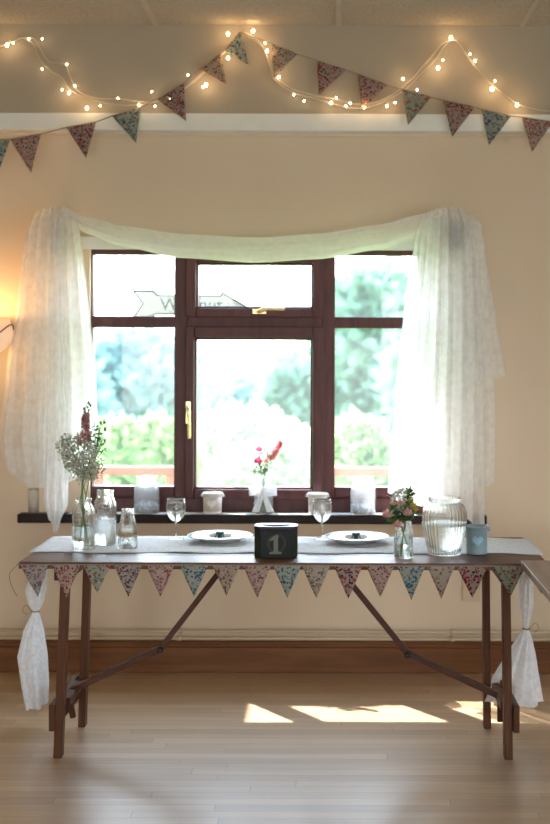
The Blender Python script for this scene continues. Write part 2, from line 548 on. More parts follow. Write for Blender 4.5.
    def leaf(self, c, d, L, W, up=None):
        """small folded leaf blade starting at c heading d"""
        c, d = Vector(c), Vector(d).normalized()
        s = d.cross(up or Vector((random.uniform(-1, 1), random.uniform(-1, 1), random.uniform(0.2, 1))))
        s = s.normalized() if s.length > 1e-6 else d.orthogonal().normalized()
        n = s.cross(d)
        vs = [c, c + d * L * .45 + s * W * .5 + n * W * .12, c + d * L, c + d * L * .45 - s * W * .5 + n * W * .12, c + d * L * .5 - n * W * .08]
        return self.add(vs, [(0, 1, 4), (1, 2, 4), (2, 3, 4), (3, 0, 4)], True)

    def build(self, name, mat, parent=None, loc=(0, 0, 0), bevel=0.0, solid=0.0, rot=None):
        me = bpy.data.meshes.new(name)
        me.from_pydata(self.v, [], self.f)
        me.polygons.foreach_set('use_smooth', self.s)
        me.materials.append(mat)
        me.update()
        o = bpy.data.objects.new(name, me)
        COL.objects.link(o)
        o.location = loc
        if rot:
            o.rotation_euler = rot
        if parent:
            o.parent = parent
        if solid:
            md = o.modifiers.new('solid', 'SOLIDIFY')
            md.thickness = solid
            md.offset = 0
        if bevel:
            md = o.modifiers.new('bevel', 'BEVEL')
            md.width = bevel
            md.segments = 2
            md.limit_method = 'ANGLE'
        return o


def tag(o, label=None, cat=None, group=None, kind=None):
    if label:
        o['label'] = label
    if cat:
        o['category'] = cat
    if group:
        o['group'] = group
    if kind:
        o['kind'] = kind
    return o


def thing(name, label, cat, loc=(0, 0, 0), rz=0.0, group=None):
    o = bpy.data.objects.new(name, None)
    o.empty_display_size = 0.05
    COL.objects.link(o)
    o.location = loc
    o.rotation_euler = (0, 0, rz)
    return tag(o, label, cat, group)


def struct(name, mb, mat, parent=None, label=None, bevel=0.0):
    o = mb.build(name, mat, parent, bevel=bevel)
    if not parent:
        o['kind'] = 'structure'
    if label:
        o['label'] = label
    return o


def text_mesh(body, size, depth, mat, name, parent, loc, rot):
    cu = bpy.data.curves.new(name, 'FONT')
    cu.body = body
    cu.size = size
    cu.extrude = depth
    cu.offset = .0008
    cu.align_x = 'LEFT'
    tmp = bpy.data.objects.new(name + '_curve', cu)
    COL.objects.link(tmp)
    dg = bpy.context.evaluated_depsgraph_get()
    me = bpy.data.meshes.new_from_object(tmp.evaluated_get(dg))
    bpy.data.objects.remove(tmp)
    me.name = name
    me.materials.clear()
    me.materials.append(mat)
    o = bpy.data.objects.new(name, me)
    COL.objects.link(o)
    o.parent = parent
    o.location = loc
    o.rotation_euler = rot
    return o


def spline(pts, n):
    """Catmull-Rom through pts"""
    pts = [Vector(p) for p in pts]
    out = []
    for i in range(len(pts) - 1):
        p0, p1, p2, p3 = pts[max(i - 1, 0)], pts[i], pts[i + 1], pts[min(i + 2, len(pts) - 1)]
        for k in range(n):
            t = k / n
            out.append(0.5 * ((2 * p1) + (p2 - p0) * t + (2 * p0 - 5 * p1 + 4 * p2 - p3) * t * t + (3 * p1 - p0 - 3 * p2 + p3) * t ** 3))
    out.append(pts[-1])
    return out


def interp(tab, x):
    if x <= tab[0][0]:
        return tab[0][1]
    for (a, va), (b, vb) in zip(tab, tab[1:]):
        if x <= b:
            t = (x - a) / (b - a)
            t = t * t * (3 - 2 * t) * 0.5 + t * 0.5
            return va + (vb - va) * t
    return tab[-1][1]


# ------------------------------------------------------------------ the room
ZC = 3.067
XL, XR, YB = -3.6, 3.3, -3.4
WT = 0.13
struct('floor', MB().box(XL - .2, XR + .2, YB - .2, YW + .05, -0.12, 0.0), M['floor'])

# opening in the window wall
OX0, OX1 = P(82, 400, YW).x, P(426, 400, YW).x
OZ0 = 0.759
OZ1 = P(255, 242, YW).z
m = MB()
m.box(XL, OX0, YW, YW + WT, 0, ZC + .1)
m.box(OX1, XR, YW, YW + WT, 0, ZC + .1)
m.box(OX0, OX1, YW, YW + WT, 0, OZ0 - .042)
m.box(OX0, OX1, YW, YW + WT, OZ1, ZC + .1)
struct('wall_front', m, M['wall'])

# bulkhead across the top of the window wall with a white painted underside
BY = 6.12
BZ = P(275, 131, BY).z
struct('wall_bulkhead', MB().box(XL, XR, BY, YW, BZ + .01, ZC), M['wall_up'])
m = MB()
m.box(XL, XR, BY - .014, BY, BZ, P(275, 113.5, BY - .014).z)
m.box(XL, XR, BY, YW, BZ, BZ + .01)
struct('trim_1', m, M['white_paint'], bevel=.003)
struct('trim_2', MB().box(XL, XR, YW - .014, YW, BZ - .012, BZ), M['wall'])

# suspended ceiling
cl = MB().box(XL, XR, YB, BY, ZC, ZC + .05)
ceil_o = struct('ceiling', cl, M['ceiling'])
g = MB()
for i in range(-5, 5):
    g.box(i * .86 - .005, i * .86 + .019, YB, BY - .001, ZC - .006, ZC)
for j in range(0, 12):
    y = 5.2 - j * .86
    if y > YB:
        g.box(XL, XR, y, y + .024, ZC - .006, ZC)
struct('trim_3', g, M['grid'])

# side walls and back wall with their daylight windows
def wall_with_openings(name, axis, pos, t, a0, a1, z1, opens, mat):
    m = MB()
    cur = a0
    def bx(u0, u1, z0, zz):
        lo, hi = min(pos, pos + t), max(pos, pos + t)
        if axis == 'x':
            m.box(lo, hi, u0, u1, z0, zz)
        else:
            m.box(u0, u1, lo, hi, z0, zz)
    for (u0, u1, b, tz) in opens:
        bx(cur, u0, 0, z1)
        bx(u0, u1, 0, b)
        bx(u0, u1, tz, z1)
        cur = u1
    bx(cur, a1, 0, z1)
    return struct(name, m, mat)

wall_with_openings('wall_left', 'x', XL, -.15, YB, YW + WT, ZC + .1, [], M['wall'])
R_OPEN = [(-1.5, -.4, .85, 2.1), (2.2, 3.6, .85, 2.1)]
wall_with_openings('wall_right', 'x', XR, .15, YB, YW + WT, ZC + .1, R_OPEN, M['wall'])
B_OPEN = [(-2.7, -1.2, .7, 2.3), (.5, 2.2, .7, 2.3)]
wall_with_openings('wall_back', 'y', YB, -.15, XL, XR, ZC + .1, B_OPEN, M['wall'])
wn = 2
for (u0, u1, b, tz) in R_OPEN:
    f = MB()
    for (a0, a1, c0, c1) in ((u0, u0 + .06, b, tz), (u1 - .06, u1, b, tz), (u0, u1, b, b + .06), (u0, u1, tz - .06, tz), ((u0 + u1) / 2 - .04, (u0 + u1) / 2 + .04, b, tz)):
        f.box(XR + .05, XR + .1, a0, a1, c0, c1)
    w = struct('window_%d' % wn, f, M['mahogany'])
    MB().box(XR + .07, XR + .074, u0, u1, b, tz).build('pane', M['pane'], w)
    wn += 1
for (u0, u1, b, tz) in B_OPEN:
    f = MB()
    for (a0, a1, c0, c1) in ((u0, u0 + .06, b, tz), (u1 - .06, u1, b, tz), (u0, u1, b, b + .06), (u0, u1, tz - .06, tz), ((u0 + u1) / 2 - .04, (u0 + u1) / 2 + .04, b, tz)):
        f.box(a0, a1, YB - .1, YB - .05, c0, c1)
    w = struct('window_%d' % wn, f, M['mahogany'])
    MB().box(u0, u1, YB - .076, YB - .072, b, tz).build('pane', M['pane'], w)
    wn += 1

# skirting board with a moulded top edge
zs = P(200, 641, YW - .02).z
m = MB()
m.box(XL, XR, YW - .022, YW, 0, zs - .03)
m.box(XL, XR, YW - .016, YW, zs - .03, zs - .012)
m.box(XL, XR, YW - .026, YW, zs - .012, zs)
struct('baseboard_front', m, M['skirt'], bevel=.004)

# heating pipes along the wall
for k, (py, rr) in enumerate(((631.0, .0085), (638.0, .0085))):
    z = P(200, py, YW - .03).z
    pt = thing('heating_pipe', ['upper of two cream painted heating pipes running along the wall above the skirting',
                                'lower of two cream painted heating pipes, just over the skirting top'][k], 'pipe', (0, YW - .035, z))
    MB().tube([(XL, 0, 0), (XR, 0, 0)], rr, 10).build('pipe_run', M['pipe'], pt)
    for cx in (P(180, 600, YW).x, P(452, 600, YW).x):
        c = MB()
        c.tube([(cx - .012, 0, 0), (cx + .012, 0, 0)], rr + .004, 10)
        c.box(cx - .007, cx + .007, 0, .035, -.007, .007)
        c.build('pipe_clip', M['pipe'], pt)

# wall socket plate low on the wall
sp = P(471, 588, YW)
so = thing('wall_socket', 'cream wall socket plate on the wall behind the right table legs', 'wall socket', (sp.x, YW, sp.z))
MB().box(-.043, .043, -.009, 0, -.06, .06).build('face_plate', M['pipe'], so, bevel=.003)
MB().box(-.012, .012, -.014, -.009, -.02, .02).build('rocker_switch', M['plastic'], so, bevel=.002)

# ------------------------------------------------------------------ the window
FY0, FY1 = YW + .03, YW + .10      # frame depth
GY = YW + .07
def zx(px, py):
    p = P(px, py, FY0)
    return p.x, p.z
win = MB()
def fbar(mb, px0, px1, py0, py1, y0=FY0, y1=FY1):
    """bar given by the corner pixels of its front face; centre column used for height"""
    c = 257
    x0, x1 = P(px0, 400, FY0).x, P(px1, 400, FY0).x
    z1, z0 = P(c, py0, FY0).z, P(c, py1, FY0).z
    mb.box(x0, x1, y0, y1, z0, z1)
# outer frame, mullions and transom
fbar(win, 90.5, 92.5, 242, 516)
fbar(win, 417, 426, 242, 516)
fbar(win, 91, 417, 249, 255)
fbar(win, 91, 417, 498, 516)
fbar(win, 174, 187, 255, 498)
fbar(win, 322, 335, 255, 498)
fbar(win, 91, 174, 316.5, 328)
fbar(win, 187, 322, 316.5, 328)
fbar(win, 335, 417, 316.5, 328)
# beads round the fixed side lights
for (a, b) in ((91, 174), (335, 417)):
    fbar(win, a, b, 487, 498, FY0 + .012, FY1)
window = struct('window_1', win, M['mahogany'], bevel=.004)
window['label'] = 'dark mahogany framed window over the sill'
struct('trim_6', MB().box(P(80, 400, FY0).x, P(90.6, 400, FY0).x, YW + .004, FY1, OZ0, OZ1 - .002), M['wall'])
m = MB()
x0, x1 = OX0, OX1
m.box(x0, x1, YW - .012, YW + .03, P(255, 249.5, YW).z, OZ1)
m.box(x0 - .02, x1 + .02, YW - .02, YW, OZ1 - .006, OZ1 + .022)
struct('trim_4', m, M['white_paint'], bevel=.003)

def sash(name, px0, px1, py0, py1, gx0, gx1, gy0, gy1):
    s = MB()
    y0 = FY0 - .022
    fbar(s, px0, gx0, py0, py1, y0, FY1 - .02)
    fbar(s, gx1, px1, py0, py1, y0, FY1 - .02)
    fbar(s, gx0, gx1, py0, gy0, y0, FY1 - .02)
    fbar(s, gx0, gx1, gy1, py1, y0, FY1 - .02)
    # stepped inner bead
    fbar(s, gx0 - .1, gx0 + 2.2, gy0, gy1, y0 + .014, FY1 - .02)
    fbar(s, gx1 - 2.2, gx1 + .1, gy0, gy1, y0 + .014, FY1 - .02)
    fbar(s, gx0, gx1, gy0, gy0 + 2.2, y0 + .014, FY1 - .02)
    fbar(s, gx0, gx1, gy1 - 2.2, gy1, y0 + .014, FY1 - .02)
    return s.build(name, M['mahogany'], window, bevel=.005)
fan_o = sash('fanlight_sash', 185.5, 323.5, 254, 317.5, 196, 313, 263, 308.5)
cas_o = sash('casement_sash', 185.5, 323.5, 326.5, 499, 194.5, 312.5, 338, 489)
def pane(px0, px1, py0, py1):
    a, b = P(px0, 400, GY).x, P(px1, 400, GY).x
    z1, z0 = P(257, py0, GY).z, P(257, py1, GY).z
    MB().box(a, b, GY, GY + .004, z0, z1).build('pane', M['pane'], window)
for q in ((91, 174, 254, 317), (335, 417, 254, 317), (91, 174, 328, 488), (335, 417, 328, 488), (196, 313, 263, 308.5), (194.5, 312.5, 338, 489)):
    pane(*q)
# brass handles
def handle(px, py, horizontal, sash_o):
    p = P(px, py, FY0 - .024)
    hb = MB()
    if horizontal:
        hb.box(p.x - .035, p.x + .03, p.y - .008, p.y, p.z - .011, p.z + .011)
        hb.tube(spline([(p.x - .005, p.y - .004, p.z), (p.x - .004, p.y - .03, p.z), (p.x + .03, p.y - .036, p.z + .010), (p.x + .12, p.y - .034, p.z + .010)], 6), [.009] * 6 + [.010] * 6 + [.008] * 7, 10)
    else:
        hb.box(p.x - .011, p.x + .011, p.y - .008, p.y, p.z - .045, p.z + .06)
        hb.tube(spline([(p.x, p.y - .004, p.z + .03), (p.x, p.y - .03, p.z + .03), (p.x + .006, p.y - .036, p.z - .01), (p.x + .008, p.y - .034, p.z - .115)], 6), [.009] * 6 + [.010] * 6 + [.008] * 7, 10)
    o = hb.build('window_handle', M['gold'], sash_o, bevel=.002)
    o['label'] = 'brass lever handle'
handle(260, 311.5, True, fan_o)
handle(188.5, 414, False, cas_o)

# sill board
sx0, sx1 = P(17, 518, 6.13).x, P(487, 522, 6.13).x
struct('trim_5', MB().box(sx0, sx1, 6.13, YW + .03, OZ0 - .042, OZ0), M['sill'], bevel=.005)

# ------------------------------------------------------------------ outside
struct('ground', MB().box(-40, 40, YW + WT, 90, -.75, -.6), M['lawn'])
struct('trim_sun_blocker', MB().box(-4, 4, YW + WT, YW + .52, 2.42, 2.52), M['render_out'])  # added overhang, out of view, keeps the sun off the upper panes
struct('wall_sun_blocker', MB().box(-1.95, -1.33, YW + WT, YW + .95, -.6, 2.42), M['render_out'])  # added unseen block that shades the left pane from the sun

def crown(mb, c, r, n, leafsize, seed):
    rnd = random.Random(seed)
    lumps = []
    for k in range(9):
        u, v = rnd.uniform(0, 2 * PI), rnd.uniform(-.7, 1)
        q = math.sqrt(max(0, 1 - v * v))
        lumps.append(((c[0] + .62 * r[0] * q * math.cos(u), c[1] + .62 * r[1] * q * math.sin(u), c[2] + .62 * r[2] * v), rnd.uniform(.38, .56)))
    lumps.append((c, .75))
    for (lc, s) in lumps:
        mb.ball(lc, (r[0] * s * .84, r[1] * s * .84, r[2] * s * .84), 9, 6)
    for k in range(n):
        lc, s = lumps[k % len(lumps)]
        u, v = rnd.uniform(0, 2 * PI), rnd.uniform(-1, 1)
        q = math.sqrt(1 - v * v)
        d = Vector((q * math.cos(u), q * math.sin(u), v))
        p = Vector(lc) + Vector((d.x * r[0], d.y * r[1], d.z * r[2])) * s * rnd.uniform(.78, 1.05)
        dd = (d + Vector((rnd.uniform(-.8, .8), rnd.uniform(-.8, .8), rnd.uniform(-.8, .5)))).normalized()
        sd = dd.cross(Vector((rnd.uniform(-1, 1), rnd.uniform(-1, 1), rnd.uniform(-1, 1)))).normalized()
        L = leafsize * rnd.uniform(.7, 1.3)
        mb.add([p, p + dd * L * .5 + sd * L * .3, p + dd * L, p + dd * L * .5 - sd * L * .3], [(0, 1, 2, 3)])

def tree(name, label, px, ptop, pbot, Y, pw, n, leafsize, mat, seed, group=None, cat='tree', ratio=None):
    top, bot = P(px, ptop, Y).z, P(px, pbot, Y).z
    x = P(px, 400, Y).x
    rx = pw * Y / F / 2
    rz = (top - bot) / 2
    t = thing(name, label, cat, (x, Y, -.6), 0, group)
    mb = MB()
    crown(mb, (0, 0, (top + bot) / 2 + .6), (rx, rx * .8, rz), n, leafsize, seed)
    mb.build('foliage', mat, t)
    tr = MB()
    tr.tube([(0, 0, 0), (.03 * rx, 0, (bot + .6) * .6), (0, 0, (top + bot) / 2 + .6)], [rx * .12, rx * .09, rx * .05], 8)
    tr.build('trunk', M['bark'], t)

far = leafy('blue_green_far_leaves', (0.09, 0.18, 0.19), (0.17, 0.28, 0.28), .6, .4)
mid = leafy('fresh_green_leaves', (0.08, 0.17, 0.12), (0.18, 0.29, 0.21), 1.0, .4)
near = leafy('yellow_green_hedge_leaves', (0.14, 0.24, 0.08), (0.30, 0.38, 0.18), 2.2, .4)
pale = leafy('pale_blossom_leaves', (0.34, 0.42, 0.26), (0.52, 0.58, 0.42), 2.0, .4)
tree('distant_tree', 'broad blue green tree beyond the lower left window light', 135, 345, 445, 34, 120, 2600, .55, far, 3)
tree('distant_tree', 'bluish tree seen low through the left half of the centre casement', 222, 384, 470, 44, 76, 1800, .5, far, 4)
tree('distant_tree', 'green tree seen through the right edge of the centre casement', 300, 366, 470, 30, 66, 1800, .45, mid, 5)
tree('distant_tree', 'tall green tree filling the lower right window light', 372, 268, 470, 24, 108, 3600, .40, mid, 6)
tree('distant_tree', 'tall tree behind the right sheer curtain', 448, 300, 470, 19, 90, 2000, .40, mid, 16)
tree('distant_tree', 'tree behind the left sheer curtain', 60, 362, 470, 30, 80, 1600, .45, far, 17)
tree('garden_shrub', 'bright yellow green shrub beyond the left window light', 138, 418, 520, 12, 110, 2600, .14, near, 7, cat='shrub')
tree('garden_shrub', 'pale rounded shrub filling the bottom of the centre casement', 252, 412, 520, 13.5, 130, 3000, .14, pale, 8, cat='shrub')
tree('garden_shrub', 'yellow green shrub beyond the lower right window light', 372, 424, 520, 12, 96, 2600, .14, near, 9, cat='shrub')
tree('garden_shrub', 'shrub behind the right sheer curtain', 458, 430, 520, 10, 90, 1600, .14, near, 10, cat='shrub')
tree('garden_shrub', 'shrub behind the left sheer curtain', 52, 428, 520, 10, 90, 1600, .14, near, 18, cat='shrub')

# deck railing outside, one run in front of each side light
def railing(label, pxa, pxb, posts):
    Y = 8.4
    a, b = P(pxa, 470, Y), P(pxb, 470, Y)
    t = thing('deck_railing', label, 'railing', ((a.x + b.x) / 2, Y, -.6))
    ox = (a.x + b.x) / 2
    def rail(py, h, nm):
        z = P(257, py, Y).z + .6
        MB().box(a.x - ox, b.x - ox, -.04, .04, z - h / 2, z + h / 2).build(nm, M['rail'], t, bevel=.006)
    rail(471, .055, 'top_rail')
    rail(499, .05, 'lower_rail')
    for pp in posts:
        x = P(pp, 470, Y).x - ox
        MB().box(x - .035, x + .035, -.035, .035, 0, P(257, 471, Y).z + .6).build('post', M['rail'], t)
railing('red brown wooden deck railing outside the left window light', 40, 176, (98, 44, 172))
railing('red brown wooden deck railing outside the right window light', 328, 480, (330, 404, 476))

# arrow sign on its post outside, behind the left mullion
SY = 6.66
c0 = P(184, 304, SY)
sg = thing('arrow_sign', 'pale arrow shaped sign with dark letters standing outside behind the window bars', 'sign', (c0.x, SY, -.6))
def sl(px, py):
    p = P(px, py, SY)
    return (p.x - c0.x, p.z + .6)
arrow = [sl(133.5, 291), sl(154, 291), sl(158, 295.5), sl(221, 296), sl(222, 292.5), sl(247, 307), sl(226, 321), sl(225, 315), sl(156, 314), sl(152, 316), sl(133, 318), sl(143, 304)]
MB().prism(arrow, -.012, .012).build('sign_board', M['sign'], sg)
ed = MB()
for i in range(len(arrow)):
    a, b = arrow[i], arrow[(i + 1) % len(arrow)]
    ed.bar((a[0], 0, a[1]), (b[0], 0, b[1]), .012, .028, (0, 1, 0))
ed.build('sign_border', M['sign_edge'], sg)
for body, px, sz in (('Wal', 160.5, .092), ('nut', 199, .092)):
    a = sl(px, 310.5)
    text_mesh(body, sz, .002, M['sign_text'], 'sign_lettering', sg, (a[0], -.0145, a[1]), (PI / 2, 0, 0))
MB().tube([(0, .03, 0), (0, .03, c0.z + .6 + .05)], .022, 10).build('sign_post', M['iron'], sg)

# ------------------------------------------------------------------ sheer scarf over its holders
SYY = 6.06
scarf = thing('sheer_scarf_curtain', 'white sheer scarf curtain swagged over the window with a long tail each side', 'curtain', (0, SYY, 0))

def tail(name, top, left, right, hem, folds, amp, dy, seed, mat=None, nu=110, nv=60, par=None):
    rnd = random.Random(seed)
    ph = [rnd.uniform(0, 6.28) for _ in range(4)]
    def fn(u, v):
        pt = interp(top, u)
        pb = interp(hem, u)
        py = pt + (pb - pt) * v
        xl, xr = interp(left, py), interp(right, py)
        uu = u + .018 * math.sin(2 * PI * 2 * u + ph[3] + v * 1.2)
        px = xl + (xr - xl) * min(1, max(0, uu))
        p = P(px, py, SYY + dy)
        a = amp * (0.45 + 0.55 * min(1, v * 1.6))
        w = math.sin(2 * PI * folds * u + ph[0] + .5 * math.sin(v * 2.2)) + .45 * math.sin(2 * PI * folds * 1.9 * u + ph[1]) + .3 * math.sin(2 * PI * folds * .55 * u + ph[2] - v)
        curl = .05 * max(0, 1 - v * 12) ** 2
        return (p.x, dy + a * w + curl, p.z)
    return MB().grid(fn, nu, nv).build(name, mat or M['sheer'], par or scarf)

# left tail: wide front layer, a back layer and the narrow strip that hangs lower
tail('left_tail', [(0, 222), (.12, 210), (.35, 206), (.75, 207), (1, 214)],
     [(205, 32), (230, 26), (300, 17), (370, 6), (440, 0), (490, 6)],
     [(205, 70), (230, 79), (300, 88), (380, 97), (440, 99), (500, 95)],
     [(0, 452), (.1, 474), (.25, 486), (.45, 488), (.7, 482), (.85, 470), (1, 462)], 7, .013, 0, 21)
tail('left_tail_lining', [(0, 212), (.5, 209), (1, 212)],
     [(205, 40), (260, 34), (340, 26), (430, 22), (500, 30)],
     [(205, 72), (260, 84), (340, 92), (430, 97), (520, 70)],
     [(0, 468), (.3, 480), (.6, 478), (1, 456)], 5, .010, .045, 22)
tail('left_tail_strip', [(0, 214), (.5, 210), (1, 214)],
     [(210, 50), (300, 46), (420, 46), (500, 44), (536, 52)],
     [(210, 64), (300, 66), (420, 70), (505, 68), (525, 62), (538, 56)],
     [(0, 520), (.4, 534), (.7, 532), (1, 505)], 3, .010, -.035, 23, nu=50)
# right tail
tail('right_tail', [(0, 216), (.2, 209), (.6, 206), (.85, 208), (1, 218)],
     [(205, 424), (230, 418), (280, 413), (340, 409), (420, 400), (500, 392)],
     [(205, 470), (225, 477), (260, 480), (320, 483), (420, 485), (530, 486)],
     [(0, 500), (.3, 506), (.6, 511), (.8, 519), (.95, 529), (1, 527)], 6, .013, 0, 31)
tail('right_tail_lining', [(0, 213), (.5, 209), (1, 214)],
     [(205, 432), (260, 426), (340, 420), (430, 416), (520, 424)],
     [(205, 472), (225, 481), (280, 487), (380, 494), (440, 495), (485, 494)],
     [(0, 506), (.5, 500), (.8, 490), (1, 483)], 5, .011, .035, 32)
tail('right_tail_fold', [(0, 213), (.5, 209), (1, 216)],
     [(205, 440), (300, 446), (380, 452)],
     [(205, 472), (225, 482), (260, 487), (320, 496), (360, 503), (378, 506.5)],
     [(0, 390), (.5, 384), (1, 376)], 3, .008, .060, 34, nu=60)
tail('right_tail_inner', [(0, 214), (.5, 211), (1, 214)],
     [(205, 424), (240, 414), (300, 404), (400, 394), (520, 386)],
     [(205, 436), (240, 432), (300, 430), (400, 428), (520, 426)],
     [(0, 492), (.5, 503), (1, 506)], 3, .010, -.03, 33, nu=50)

up = [(60, 205), (85, 215), (120, 225), (180, 233), (255, 237), (320, 233), (380, 224), (420, 214), (446, 206)]
lo = [(60, 214), (85, 233), (120, 246), (180, 258), (255, 263), (320, 259), (380, 249), (420, 236), (446, 216)]
def swag_fn(k, off):
    def fn(u, v):
        px = 60 + (446 - 60) * u
        a, b = interp(up, px), interp(lo, px)
        py = a + (b - a) * (k + (1 - k) * v)
        p = P(px, py, SYY)
        s = math.sin(PI * u)
        w = .010 * math.sin(v * PI * 3.1 + 1.2 * math.sin(u * 5)) + .003 * math.sin(v * PI * 7 + u * 4)
        return (p.x, off + .03 + w - .06 * s * v, p.z)
    return fn
MB().grid(swag_fn(0, 0), 90, 34).build('swag', M['swag'], scarf)
MB().grid(swag_fn(.42, .03), 90, 24).build('swag_lining', M['swag'], scarf)

for k, (px, lab) in enumerate(((54, 'grey curtain holdback under the top of the left sheer tail'), (455, 'grey curtain holdback under the top of the right sheer tail'))):
    p = P(px, 224, YW)
    hb = thing('curtain_holdback', lab, 'curtain holder', (p.x, YW, p.z))
    MB().tube([(0, 0, 0), (0, -.045, 0)], .010, 10).build('stem', M['steel'], hb)
    MB().lathe([(0, 0), (.03, 0), (.03, .006), (0, .006)], 20).build('wall_plate', M['steel'], hb, rot=(PI / 2, 0, 0))
    MB().lathe([(0, 0), (.045, .002), (.05, .010), (.042, .018), (0, .02)], 24).build('disc', M['steel'], hb, loc=(0, -.028, 0), rot=(PI / 2, 0, 0))
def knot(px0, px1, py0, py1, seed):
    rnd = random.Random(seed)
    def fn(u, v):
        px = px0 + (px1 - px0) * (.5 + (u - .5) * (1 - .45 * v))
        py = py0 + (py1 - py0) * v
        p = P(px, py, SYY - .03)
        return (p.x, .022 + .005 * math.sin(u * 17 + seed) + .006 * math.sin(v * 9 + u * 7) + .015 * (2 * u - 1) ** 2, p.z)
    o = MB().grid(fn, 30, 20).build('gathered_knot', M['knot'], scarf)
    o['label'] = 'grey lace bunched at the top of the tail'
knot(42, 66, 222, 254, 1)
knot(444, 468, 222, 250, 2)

# ------------------------------------------------------------------ wall lamp at the left edge
lp = P(-14, 335, 6.03)
lamp = thing('wall_lamp', 'white glass wall lamp with dark trimmed rim glowing at the left edge', 'wall lamp', (lp.x, lp.y, lp.z))
m_, nt, out = new_mat('warm_frosted_shade')
b_ = N(nt, 'BsdfPrincipled', Roughness=.35)
b_.inputs['Base Color'].default_value = (.90, .86, .82, 1)
tl_ = N(nt, 'BsdfTranslucent', Color=(.95, .84, .7, 1))
mx_ = N(nt, 'MixShader', Fac=.18)
nt.links.new(b_.outputs[0], mx_.inputs[1]); nt.links.new(tl_.outputs[0], mx_.inputs[2]); nt.links.new(mx_.outputs[0], out.inputs['Surface'])
M['shade'] = m_
prof = [(.03, -.085), (.06, -.082), (.092, -.062), (.115, -.03), (.124, .005), (.12, .04), (.105, .075), (.10, .075), (.115, .04), (.119, .005), (.11, -.028), (.088, -.058), (.058, -.077), (.03, -.08)]
MB().lathe(prof, 40).build('lamp_shade', M['shade'], lamp)
rimm = MB()
ring = []
for k in range(41):
    a = 2 * PI * k / 40
    ring.append((.124 * math.cos(a), .124 * math.sin(a), .02 + .028 * math.cos(3 * a + .5)))
rimm.tube(ring, .0035, 6)
tr_ = rimm.build('shade_trim', simple('dark_plum_trim', (.14, .05, .05), .4), lamp)
tr_['label'] = 'dark wavy trim line'
ar = MB()
ar.tube(spline([(0, 0, -.075), (0, .05, -.10), (0, .12, -.08), (0, .17, -.02)], 6), .008, 8)
ar.lathe([(0, -.09), (.02, -.088), (.03, -.08), (0, -.078)], 16)
ar.build('bracket_arm', M['gold'], lamp)
MB().lathe([(0, 0), (.05, 0), (.045, .01), (0, .012)], 24).build('wall_plate', M['gold'], lamp, loc=(0, .18, -.02), rot=(PI / 2, 0, 0))
MB().ball((0, 0, .01), (.02, .02, .03), 12, 8).build('light_bulb', glow('lamp_bulb_glow', (1, .62, .28), 8), lamp)
def point(name, loc, col, e, r):
    l = bpy.data.lights.new(name, 'POINT')
    l.energy = e
    l.color = col
    l.shadow_soft_size = r
    o = bpy.data.objects.new(name, l)
    COL.objects.link(o)
    o.location = loc
    return o
point('wall_lamp_light', (lp.x, lp.y, lp.z + .06), (1, .55, .22), 2.1, .03)
point('wall_lamp_downlight', (lp.x + .01, lp.y - .02, lp.z - .11), (1, .55, .18), .5, .03)

# ------------------------------------------------------------------ bunting on the bulkhead
def pennant(parent, tl, tr, ap, mi, seed, org, double=True):
    """one cloth triangle hanging between tl and tr with its point at ap, gently curled"""
    rnd = random.Random(seed)
    tl, tr, ap = Vector(tl), Vector(tr), Vector(ap)
    cu, tw = rnd.uniform(-.010, .010), rnd.uniform(-.012, .012)
    n = 9
    vs, fs = [], []
    idx = {}
    for j in range(n + 1):
        w = 1 - j / n
        for i in range(n - j + 1):
            u = i / (n - j) if n - j else .5
            base = tl.lerp(tr, u)
            p = base.lerp(ap, j / n) if n - j else ap
            q = tl.lerp(tr, .5) * 0 + (tl.lerp(tr, u) * w + ap * (1 - w))
            off = cu * math.sin(PI * j / n) + tw * (u - .5) * 2 * w * (j / n) * 2 + .002 * math.sin(u * 6 + j)
            idx[(j, i)] = len(vs)
            vs.append(q + Vector((0, off, 0)) - Vector(org))
    for j in range(n):
        for i in range(n - j):
            fs.append((idx[(j, i)], idx[(j + 1, i)] if i <= n - j - 1 else idx[(j + 1, n - j - 1)], idx[(j, i + 1)]))
            if i < n - j - 1:
                fs.append((idx[(j, i + 1)], idx[(j + 1, i)], idx[(j + 1, i + 1)]))
    o = MB().add(vs, fs, True).build('pennant', FL[mi], parent, solid=.0016)
    o['label'] = FLN[mi] + ' cloth pennant'
    return o

BYY = BY - .040
org = P(240, 33, BYY)
b1 = thing('fabric_bunting', 'floral fabric bunting swooping up to a peak on the bulkhead above the window', 'bunting', org)
pen = [((-22, 141), (10, 139), (0, 168), 4), ((10, 139), (41, 134), (31, 173), 1), ((66, 127), (96, 122), (86, 158), 6), ((112, 116), (141, 107), (136, 143), 4),
       ((157, 99), (184, 83), (186, 121), 6), ((200, 69), (221, 53), (226, 84), 5), ((223, 50), (241, 32), (249, 65), 4),
       ((271, 43), (297, 54), (274, 78), 7), ((317, 60), (346, 70), (319, 95), 6), ((358, 73), (387, 85), (362, 110), 1),
       ((402, 89), (431, 97), (408, 125), 2), ((443, 100), (475, 107), (452, 137), 6), ((482, 109), (511, 116), (489, 145), 4), ((522, 117), (553, 122), (532, 152), 1)]
line = [(-60, 146), (-22, 141), (10, 139), (41, 134), (66, 127.5), (96, 122), (112, 116), (141, 107), (157, 99), (184, 83), (200, 69), (221, 53), (240, 32)]
line2 = [(240, 32), (271, 43), (297, 54), (317, 60), (346, 70), (358, 73.5), (387, 85), (402, 89), (431, 97), (443, 100), (475, 107), (482, 109), (511, 116), (522, 117), (553, 122), (610, 130)]
tp = MB()
tp.tube([P(x, y, BYY) - org for x, y in line], .0028, 6)
tp.tube([P(x, y, BYY) - org for x, y in line2], .0028, 6)
o = tp.build('tape', simple('bunting_tape', (.35, .27, .22), .9), b1)
